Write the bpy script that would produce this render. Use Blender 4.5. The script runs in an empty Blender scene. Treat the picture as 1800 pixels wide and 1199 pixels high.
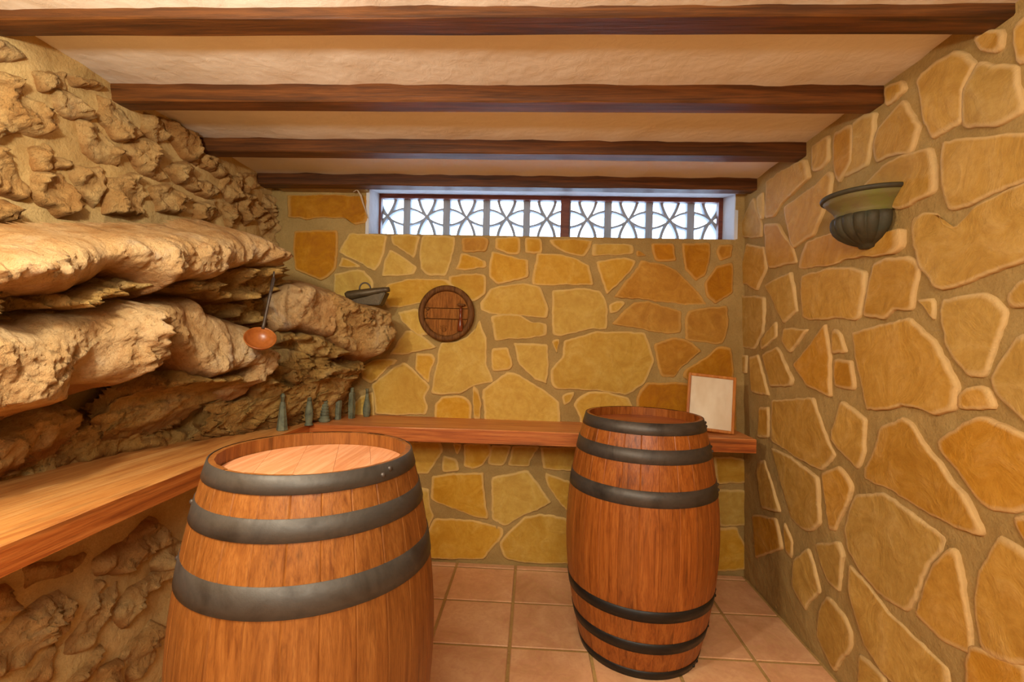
import bpy, bmesh, math, random
import numpy as np
from mathutils import Vector, Matrix, noise
C = bpy.context.scene.collection
sc = bpy.context.scene
random.seed(7)
PI = math.pi

# ------------------------------------------------ camera, world, lights, exposure
cd = bpy.data.cameras.new('camera'); cam = bpy.data.objects.new('camera', cd); C.objects.link(cam)
cd.sensor_width = 36.0; cd.lens = 824.9 / 1800 * 36; cd.clip_start = .02
YAW, PITCH, ROLL = .0448, .0009, -.0267
cam.matrix_world = (Matrix.Translation((0, 0, 1.257)) @ Matrix.Rotation(YAW, 4, 'Z') @ Matrix.Rotation(PITCH, 4, 'X')
                    @ Matrix.Rotation(ROLL, 4, 'Y') @ Matrix.Rotation(PI / 2, 4, 'X'))
sc.camera = cam
w = bpy.data.worlds.new('sky'); sc.world = w; w.use_nodes = True
bg = w.node_tree.nodes['Background']; bg.inputs[0].default_value = (.55, .74, 1, 1); bg.inputs[1].default_value = 11.0
sc.view_settings.view_transform = 'Standard'; sc.view_settings.look = 'None'
sc.view_settings.gamma = 1; sc.view_settings.use_curve_mapping = False
sc.view_settings.exposure = 0.0

def lamp(name, kind, loc, power, col, size, rot=(0, 0, 0), sy=None):
    l = bpy.data.lights.new(name, kind); l.energy = power; l.color = col
    o = bpy.data.objects.new(name, l); C.objects.link(o); o.location = loc; o.rotation_euler = rot
    if kind == 'AREA':
        l.size = size
        if sy: l.shape = 'RECTANGLE'; l.size_y = sy
    else: l.shadow_soft_size = size
    return o
lamp('wall_lamp_light', 'POINT', (-.80, .45, 1.80), 43, (1, .99, .87), .04)
lamp('rear_fill_light', 'AREA', (-.1, -.7, 2.0), 56, (1, 1.0, .89), 1.0, (R_ := math.radians(35), 0, 0), .8)  # soft fill added behind the camera to brighten the room, no fixture there

# ------------------------------------------------ helpers
def s2l(c):
    return tuple((x / 12.92 if x <= .04045 else ((x + .055) / 1.055) ** 2.4) for x in (v / 255 for v in c)) + (1,)

def tag(o, label=None, cat=None, group=None, kind=None):
    if label: o['label'] = label
    if cat: o['category'] = cat
    if group: o['group'] = group
    if kind: o['kind'] = kind
    return o

def empty(name, loc=(0, 0, 0), rz=0, label=None, cat=None, group=None):
    o = bpy.data.objects.new(name, None); C.objects.link(o); o.location = loc; o.rotation_euler = (0, 0, rz)
    o.empty_display_size = .05
    return tag(o, label, cat, group)

def obj(name, me, mat, parent=None, smooth=False):
    if isinstance(me, bmesh.types.BMesh):
        m = bpy.data.meshes.new(name); bmesh.ops.recalc_face_normals(me, faces=me.faces); me.to_mesh(m); me.free(); me = m
    o = bpy.data.objects.new(name, me); C.objects.link(o)
    if mat and not me.materials: me.materials.append(mat)
    if parent: o.parent = parent
    if smooth: me.polygons.foreach_set('use_smooth', [True] * len(me.polygons))
    return o

def pydata(name, v, f, mat, parent=None, smooth=True, attr=None, recalc=False):
    me = bpy.data.meshes.new(name); me.from_pydata([tuple(map(float, p)) for p in v], [], f)
    if attr is not None:
        a = me.color_attributes.new('tone', 'FLOAT_COLOR', 'POINT')
        arr = np.ones((len(v), 4), np.float32); arr[:, 0] = attr; arr[:, 1] = attr; arr[:, 2] = attr
        a.data.foreach_set('color', arr.ravel())
    me.update()
    if recalc:
        bm = bmesh.new(); bm.from_mesh(me); bmesh.ops.recalc_face_normals(bm, faces=bm.faces); bm.to_mesh(me); bm.free()
    return obj(name, me, mat, parent, smooth)

def box(bm, a, b, bev=0):
    r = bmesh.ops.create_cube(bm, size=1)
    bmesh.ops.scale(bm, vec=[b[i] - a[i] for i in range(3)], verts=r['verts'])
    bmesh.ops.translate(bm, vec=[(a[i] + b[i]) / 2 for i in range(3)], verts=r['verts'])
    if bev:
        es = list({e for v in r['verts'] for e in v.link_edges})
        bmesh.ops.bevel(bm, geom=es, offset=bev, segments=1, affect='EDGES')

def mkbox(name, a, b, mat, parent=None, bev=0):
    bm = bmesh.new(); box(bm, a, b, bev); return obj(name, bm, mat, parent)

def lathe(name, prof, n, mat, parent=None, loc=(0, 0, 0), a0=0, a1=2 * PI, mod=None, smooth=True, rotm=None, close=True):
    v = []; f = []; full = abs(a1 - a0 - 2 * PI) < 1e-6; cols = n if full else n + 1
    for i in range(cols):
        a = a0 + (a1 - a0) * i / n
        for j, (r, z) in enumerate(prof):
            rr = mod(r, z, a, j) if mod else r
            p = Vector((rr * math.cos(a), rr * math.sin(a), z))
            if rotm: p = rotm @ p
            v.append(p + Vector(loc))
    m = len(prof)
    for i in range(n):
        k = (i + 1) % cols
        for j in range(m - 1):
            f.append((i * m + j, k * m + j, k * m + j + 1, i * m + j + 1))
    if close and full:
        f.append(tuple(i * m for i in range(cols))[::-1]); f.append(tuple(i * m + m - 1 for i in range(cols)))
    return pydata(name, v, f, mat, parent, smooth, recalc=True)

def tube(name, pts, rad, mat, parent=None, n=8, closed=False):
    pts = [Vector(p) for p in pts]; v = []; f = []; m = len(pts)
    rads = rad if isinstance(rad, (list, tuple)) else [rad] * m
    up = None
    for i, p in enumerate(pts):
        if closed: t = pts[(i + 1) % m] - pts[i - 1]
        else: t = pts[min(i + 1, m - 1)] - pts[max(i - 1, 0)]
        t.normalize()
        if up is None:
            up = t.orthogonal().normalized()
        up = (up - t * up.dot(t)).normalized(); s = t.cross(up)
        for k in range(n):
            a = 2 * PI * k / n; v.append(p + (up * math.cos(a) + s * math.sin(a)) * rads[i])
    for i in range(m if closed else m - 1):
        j = (i + 1) % m
        for k in range(n):
            f.append((i * n + k, i * n + (k + 1) % n, j * n + (k + 1) % n, j * n + k))
    if not closed:
        f.append(tuple(range(n))[::-1]); f.append(tuple((m - 1) * n + k for k in range(n)))
    return pydata(name, v, f, mat, parent, True, recalc=True)

# ------------------------------------------------ materials
def mat(name, rough=.7, spec=.5, metal=0):
    m = bpy.data.materials.new(name); m.use_nodes = True; nt = m.node_tree
    b = nt.nodes['Principled BSDF']; b.inputs['Roughness'].default_value = rough
    b.inputs['Specular IOR Level'].default_value = spec; b.inputs['Metallic'].default_value = metal
    return m, nt, b
def nd(nt, t, **kw):
    n = nt.nodes.new(t)
    for k, v in kw.items():
        if k in n.inputs: n.inputs[k].default_value = v
        else: setattr(n, k, v)
    return n
def coords(nt, scale=(1, 1, 1), rot=(0, 0, 0)):
    tc = nd(nt, 'ShaderNodeTexCoord'); mp = nd(nt, 'ShaderNodeMapping'); mp.inputs['Scale'].default_value = scale
    mp.inputs['Rotation'].default_value = rot
    oi = nd(nt, 'ShaderNodeObjectInfo')
    sc_ = nd(nt, 'ShaderNodeMath', operation='MULTIPLY'); sc_.inputs[1].default_value = 37.0
    nt.links.new(oi.outputs['Random'], sc_.inputs[0])
    ad = nd(nt, 'ShaderNodeVectorMath', operation='ADD')
    nt.links.new(tc.outputs['Object'], mp.inputs['Vector']); nt.links.new(mp.outputs[0], ad.inputs[0]); nt.links.new(sc_.outputs[0], ad.inputs[1])
    return ad.outputs[0]
def noi(nt, vec, scale, detail=4, rough=.55, dist=0):
    n = nd(nt, 'ShaderNodeTexNoise'); n.inputs['Scale'].default_value = scale; n.inputs['Detail'].default_value = detail
    n.inputs['Roughness'].default_value = rough; n.inputs['Distortion'].default_value = dist
    nt.links.new(vec, n.inputs['Vector']); return n.outputs['Fac']
def ramp(nt, fac, stops):
    r = nd(nt, 'ShaderNodeValToRGB'); e = r.color_ramp.elements
    while len(e) < len(stops): e.new(.5)
    for i, (p, c) in enumerate(stops):
        e[i].position = p; e[i].color = s2l(c) if len(c) == 3 else c
    nt.links.new(fac, r.inputs[0]); return r.outputs[0]
def mix(nt, fac, a, b, mode='MIX'):
    m = nd(nt, 'ShaderNodeMix', data_type='RGBA', blend_type=mode)
    if isinstance(fac, (int, float)): m.inputs[0].default_value = fac
    else: nt.links.new(fac, m.inputs[0])
    for k, x in ((6, a), (7, b)):
        if isinstance(x, tuple): m.inputs[k].default_value = x
        else: nt.links.new(x, m.inputs[k])
    return m.outputs[2]
def mrange(nt, v, a, b, c, d):
    m = nd(nt, 'ShaderNodeMapRange'); nt.links.new(v, m.inputs[0])
    for i, x in enumerate((a, b, c, d)): m.inputs[i + 1].default_value = x
    return m.outputs[0]
def bump(nt, b, h, strength, dist=.01, prev=None):
    n = nd(nt, 'ShaderNodeBump'); n.inputs['Strength'].default_value = strength; n.inputs['Distance'].default_value = dist
    nt.links.new(h, n.inputs['Height'])
    if prev: nt.links.new(prev, n.inputs['Normal'])
    nt.links.new(n.outputs[0], b.inputs['Normal']); return n.outputs[0]
def rnd(nt):
    return nd(nt, 'ShaderNodeObjectInfo').outputs['Random']
def tone(nt):
    n = nd(nt, 'ShaderNodeVertexColor'); n.layer_name = 'tone'; return n.outputs[0]

def m_flag(name, cols, edge, mort):
    m, nt, b = mat(name, .72, .3)
    v = coords(nt); n1 = noi(nt, v, 8, 8, .6, 1.2); n2 = noi(nt, v, 38, 6, .68)
    c = ramp(nt, n1, [(.30, cols[0]), (.5, cols[1]), (.72, cols[2])])
    c = mix(nt, mrange(nt, n2, .42, .66, 0, .42), c, s2l(cols[3]))
    hv = nd(nt, 'ShaderNodeHueSaturation'); nt.links.new(c, hv.inputs['Color'])
    nt.links.new(mrange(nt, rnd(nt), 0, 1, .90, 1.10), hv.inputs['Value'])
    r2 = nd(nt, 'ShaderNodeMath', operation='FRACT'); r3 = nd(nt, 'ShaderNodeMath', operation='MULTIPLY'); r3.inputs[1].default_value = 17.3
    nt.links.new(rnd(nt), r3.inputs[0]); nt.links.new(r3.outputs[0], r2.inputs[0])
    nt.links.new(mrange(nt, r2.outputs[0], 0, 1, .494, .509), hv.inputs['Hue'])
    nt.links.new(mrange(nt, r2.outputs[0], 0, 1, 1.06, .96), hv.inputs['Saturation'])
    c = mix(nt, mrange(nt, tone(nt), .25, .9, 0, .6), hv.outputs[0], s2l(edge))
    nt.links.new(c, b.inputs['Base Color'])
    p = bump(nt, b, n1, .5, .02); bump(nt, b, n2, .5, .005, p)
    return m
M = {}
M['flag'] = m_flag('back_flagstone', [(190, 139, 48), (203, 156, 62), (212, 169, 82), (182, 128, 42)], (224, 188, 122), None)
M['flag_o'] = m_flag('orange_flagstone', [(166, 106, 22), (182, 122, 32), (196, 140, 52), (156, 94, 20)], (208, 162, 88), None)
M['flag_r'] = m_flag('right_flagstone', [(176, 126, 48), (192, 143, 63), (204, 158, 86), (164, 113, 40)], (216, 182, 128), None)

def m_mortar(name, a, b_, c_):
    m, nt, b = mat(name, .9, .15)
    v = coords(nt); n1 = noi(nt, v, 4, 5, .6); n2 = noi(nt, v, 160, 3, .7); n3 = noi(nt, v, 14, 5, .6)
    c = ramp(nt, n1, [(.32, a), (.5, b_), (.7, c_)])
    c = mix(nt, mrange(nt, n2, .4, .75, 0, .3), c, s2l([x * .72 for x in a]))
    nt.links.new(c, b.inputs['Base Color']); p = bump(nt, b, n3, .6, .02); bump(nt, b, n2, .35, .003, p); return m
M['mortar'] = m_mortar('mortar', (158, 126, 72), (170, 138, 82), (184, 152, 94))
M['mortar_l'] = m_mortar('rubble_mortar', (184, 146, 88), (198, 162, 102), (212, 176, 116))

def m_rock(name, cols, stain, speck, bs=.9, sat=1):
    m, nt, b = mat(name, .82, .25)
    v = coords(nt, (1, 1, .6)); n1 = noi(nt, v, 6, 8, .62, .4); n2 = noi(nt, v, 26, 8, .7, .3); n3 = noi(nt, v, 90, 5, .7)
    c = ramp(nt, n1, [(.30, cols[0]), (.46, cols[1]), (.60, cols[2]), (.75, cols[3])])
    c = mix(nt, mrange(nt, n2, .50, .68, 0, .55), c, s2l(stain))
    c = mix(nt, mrange(nt, n3, .58, .72, 0, .6), c, s2l(speck))
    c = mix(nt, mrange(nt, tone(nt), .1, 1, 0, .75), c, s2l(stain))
    nt.links.new(c, b.inputs['Base Color'])
    vo = nd(nt, 'ShaderNodeTexVoronoi', feature='DISTANCE_TO_EDGE'); vo.inputs['Scale'].default_value = 13
    dn = nd(nt, 'ShaderNodeVectorMath', operation='ADD'); nz_ = nd(nt, 'ShaderNodeTexNoise'); nz_.inputs['Scale'].default_value = 7; nz_.inputs['Detail'].default_value = 5
    ml_ = nd(nt, 'ShaderNodeVectorMath', operation='SCALE'); ml_.inputs['Scale'].default_value = .25
    nt.links.new(v, nz_.inputs['Vector']); nt.links.new(nz_.outputs['Color'], ml_.inputs[0]); nt.links.new(v, dn.inputs[0]); nt.links.new(ml_.outputs[0], dn.inputs[1]); nt.links.new(dn.outputs[0], vo.inputs['Vector'])
    crk = mrange(nt, vo.outputs['Distance'], 0, .07, 0, 1)
    p = bump(nt, b, crk, bs * .45, .012); p = bump(nt, b, n2, min(1, bs), .04, p); bump(nt, b, n3, .8, .008, p); return m
M['rock0'] = m_rock('pale_bedrock', [(176, 124, 66), (208, 162, 104), (222, 182, 128), (190, 166, 142)], (170, 108, 48), (120, 78, 44), .8)
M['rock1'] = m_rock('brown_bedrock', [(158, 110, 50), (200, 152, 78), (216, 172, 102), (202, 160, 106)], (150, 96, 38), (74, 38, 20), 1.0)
M['rock2'] = m_rock('tan_bedrock', [(178, 124, 62), (204, 156, 90), (220, 178, 116), (194, 162, 124)], (176, 112, 48), (92, 52, 28), .9)
M['rubble'] = m_rock('rubble_stone', [(172, 116, 56), (200, 150, 86), (218, 176, 112), (190, 154, 108)], (168, 110, 52), (96, 60, 32), .8)

def m_plaster(name, a, b_):
    m, nt, b = mat(name, .85, .2)
    v = coords(nt); n1 = noi(nt, v, 2.2, 4, .6); n2 = noi(nt, v, 22, 5, .6, 1.2)
    nt.links.new(ramp(nt, n1, [(.3, a), (.7, b_)]), b.inputs['Base Color']); p = bump(nt, b, n1, .5, .05); bump(nt, b, n2, .35, .006, p); return m
M['plaster'] = m_plaster('ceiling_plaster', (232, 218, 198), (240, 228, 210))
M['white'] = m_plaster('white_paint', (206, 206, 208), (222, 222, 224))

def m_wood(name, cols, scale, rough=.5, bs=.25, knots=True, var=(.82, 1.15), spec=.4):
    m, nt, b = mat(name, rough, spec)
    v = coords(nt, scale); n1 = noi(nt, v, 1.0, 5, .62, .8)
    v2 = coords(nt, tuple(s * 4.5 for s in scale)); n2 = noi(nt, v2, 1.0, 4, .6)
    c = ramp(nt, n1, [(.28, cols[0]), (.45, cols[1]), (.58, cols[2]), (.76, cols[3])])
    c = mix(nt, mrange(nt, n2, .46, .72, 0, .6), c, s2l(cols[0]))
    v3 = coords(nt, tuple(max(2.0, s * .5) for s in scale)); n3 = noi(nt, v3, 1.0, 3, .5)
    if knots: c = mix(nt, mrange(nt, n3, .62, .72, 0, .55), c, s2l([x * .5 for x in cols[0]]))
    hv = nd(nt, 'ShaderNodeHueSaturation'); nt.links.new(c, hv.inputs['Color'])
    nt.links.new(mrange(nt, rnd(nt), 0, 1, var[0], var[1]), hv.inputs['Value'])
    nt.links.new(hv.outputs[0], b.inputs['Base Color']); bump(nt, b, n2, bs, .003); return m
M['stave'] = m_wood('barrel_oak', [(106, 56, 18), (136, 80, 30), (148, 90, 37), (160, 103, 47)], (70, 70, 3.2), .45, .3, True, (.88, 1.10), .35)
M['stave_r'] = m_wood('dark_barrel_oak', [(108, 52, 14), (146, 78, 26), (160, 90, 34), (172, 104, 44)], (70, 70, 3.2), .38, .3, True, (.88, 1.10), .35)
M['lid'] = m_wood('barrel_lid_oak', [(196, 124, 76), (216, 146, 98), (226, 160, 114), (232, 172, 128)], (60, 3, 20), .5, .2, False, (.95, 1.04))
M['lid_r'] = m_wood('dark_barrel_lid_oak', [(128, 62, 26), (160, 84, 38), (176, 98, 48), (186, 110, 58)], (3, 60, 20), .45, .2, False, (.93, 1.05))
M['beam'] = m_wood('beam_wood', [(58, 32, 12), (90, 50, 18), (114, 66, 26), (138, 84, 36)], (1.6, 34, 34), .5, .4, True, (.85, 1.15))
M['shelf'] = m_wood('pine_shelf', [(170, 92, 42), (206, 126, 64), (216, 144, 80), (226, 162, 100)], (1.8, 40, 40), .42, .25, True, (.97, 1.03))
M['shelf_l'] = m_wood('pine_shelf_long', [(166, 96, 44), (204, 136, 68), (216, 154, 84), (228, 172, 106)], (26, 1.8, 26), .42, .25, True, (.97, 1.03))
M['shelf_edge'] = m_wood('pine_shelf_edge', [(132, 62, 22), (178, 94, 36), (196, 112, 48), (206, 128, 62)], (2.2, 2.2, 60), .45, .25, True, (.97, 1.03))
M['frame'] = m_wood('light_frame_wood', [(176, 96, 30), (200, 120, 44), (212, 136, 58), (220, 148, 70)], (30, 30, 4), .35, .15, False)
M['window_wood'] = m_wood('window_wood', [(84, 38, 24), (112, 54, 34), (128, 66, 42), (140, 78, 52)], (4, 30, 30), .5, .3, False)
M['plaque'] = m_wood('plaque_wood', [(66, 38, 16), (100, 62, 28), (120, 78, 38), (136, 92, 48)], (60, 20, 8), .65, .4, False, (.95, 1.05), .15)
M['plaque2'] = m_wood('plaque_boards', [(84, 48, 18), (140, 84, 32), (160, 100, 42), (176, 116, 54)], (70, 20, 7), .7, .5, False, (.92, 1.06), .12)
M['red_wood'] = m_wood('turned_red_wood', [(90, 36, 14), (122, 54, 22), (136, 64, 28), (150, 76, 36)], (30, 30, 6), .25, .1, False)
M['ladle'] = m_wood('ladle_wood', [(140, 72, 26), (164, 90, 36), (172, 98, 42), (182, 110, 50)], (20, 20, 20), .3, .1, False)

def m_metal(name, a, b_, c_, rough=.5, metal=.6, sc_=9, bs=.3):
    m, nt, b = mat(name, rough, .5, metal)
    v = coords(nt); n1 = noi(nt, v, sc_, 6, .65, .5); n2 = noi(nt, v, sc_ * 9, 4, .6)
    nt.links.new(ramp(nt, n1, [(.32, a), (.52, b_), (.7, c_)]), b.inputs['Base Color']); bump(nt, b, n2, bs, .002)
    nt.links.new(mrange(nt, n1, .3, .7, rough - .12, rough + .15), b.inputs['Roughness']); return m
M['hoop'] = m_metal('galvanised_hoop', (62, 56, 50), (84, 77, 69), (72, 65, 58), .5, .5)
M['hoop_r'] = m_metal('dark_hoop', (62, 56, 50), (84, 76, 68), (70, 62, 56), .5, .55)
M['rivet'] = m_metal('rivet_metal', (60, 52, 46), (88, 78, 70), (70, 62, 56), .45, .6)
M['hoop_black'] = m_metal('black_hoop', (26, 24, 22), (38, 34, 30), (30, 28, 26), .45, .4)
M['verdigris'] = m_metal('verdigris', (74, 72, 54), (110, 112, 86), (132, 126, 96), .7, .15, 30, .5)
M['sconce_bowl'] = m_metal('dark_verdigris', (50, 43, 27), (68, 60, 38), (60, 62, 46), .65, .15, 14, .5)
M['sconce_collar'] = m_metal('mossy_verdigris', (104, 80, 48), (114, 98, 50), (112, 106, 38), .65, .1, 10, .5)
M['tin'] = m_metal('old_tin', (62, 48, 30), (88, 72, 46), (72, 54, 38), .45, .4, 12, .4)
M['iron'] = m_metal('ladle_iron', (70, 58, 48), (92, 78, 66), (60, 50, 44), .45, .5, 20)
M['block'] = m_plaster('grey_concrete', (150, 152, 158), (166, 168, 174))
M['web'] = m_plaster('cobweb', (196, 170, 140), (206, 184, 156))

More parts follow.
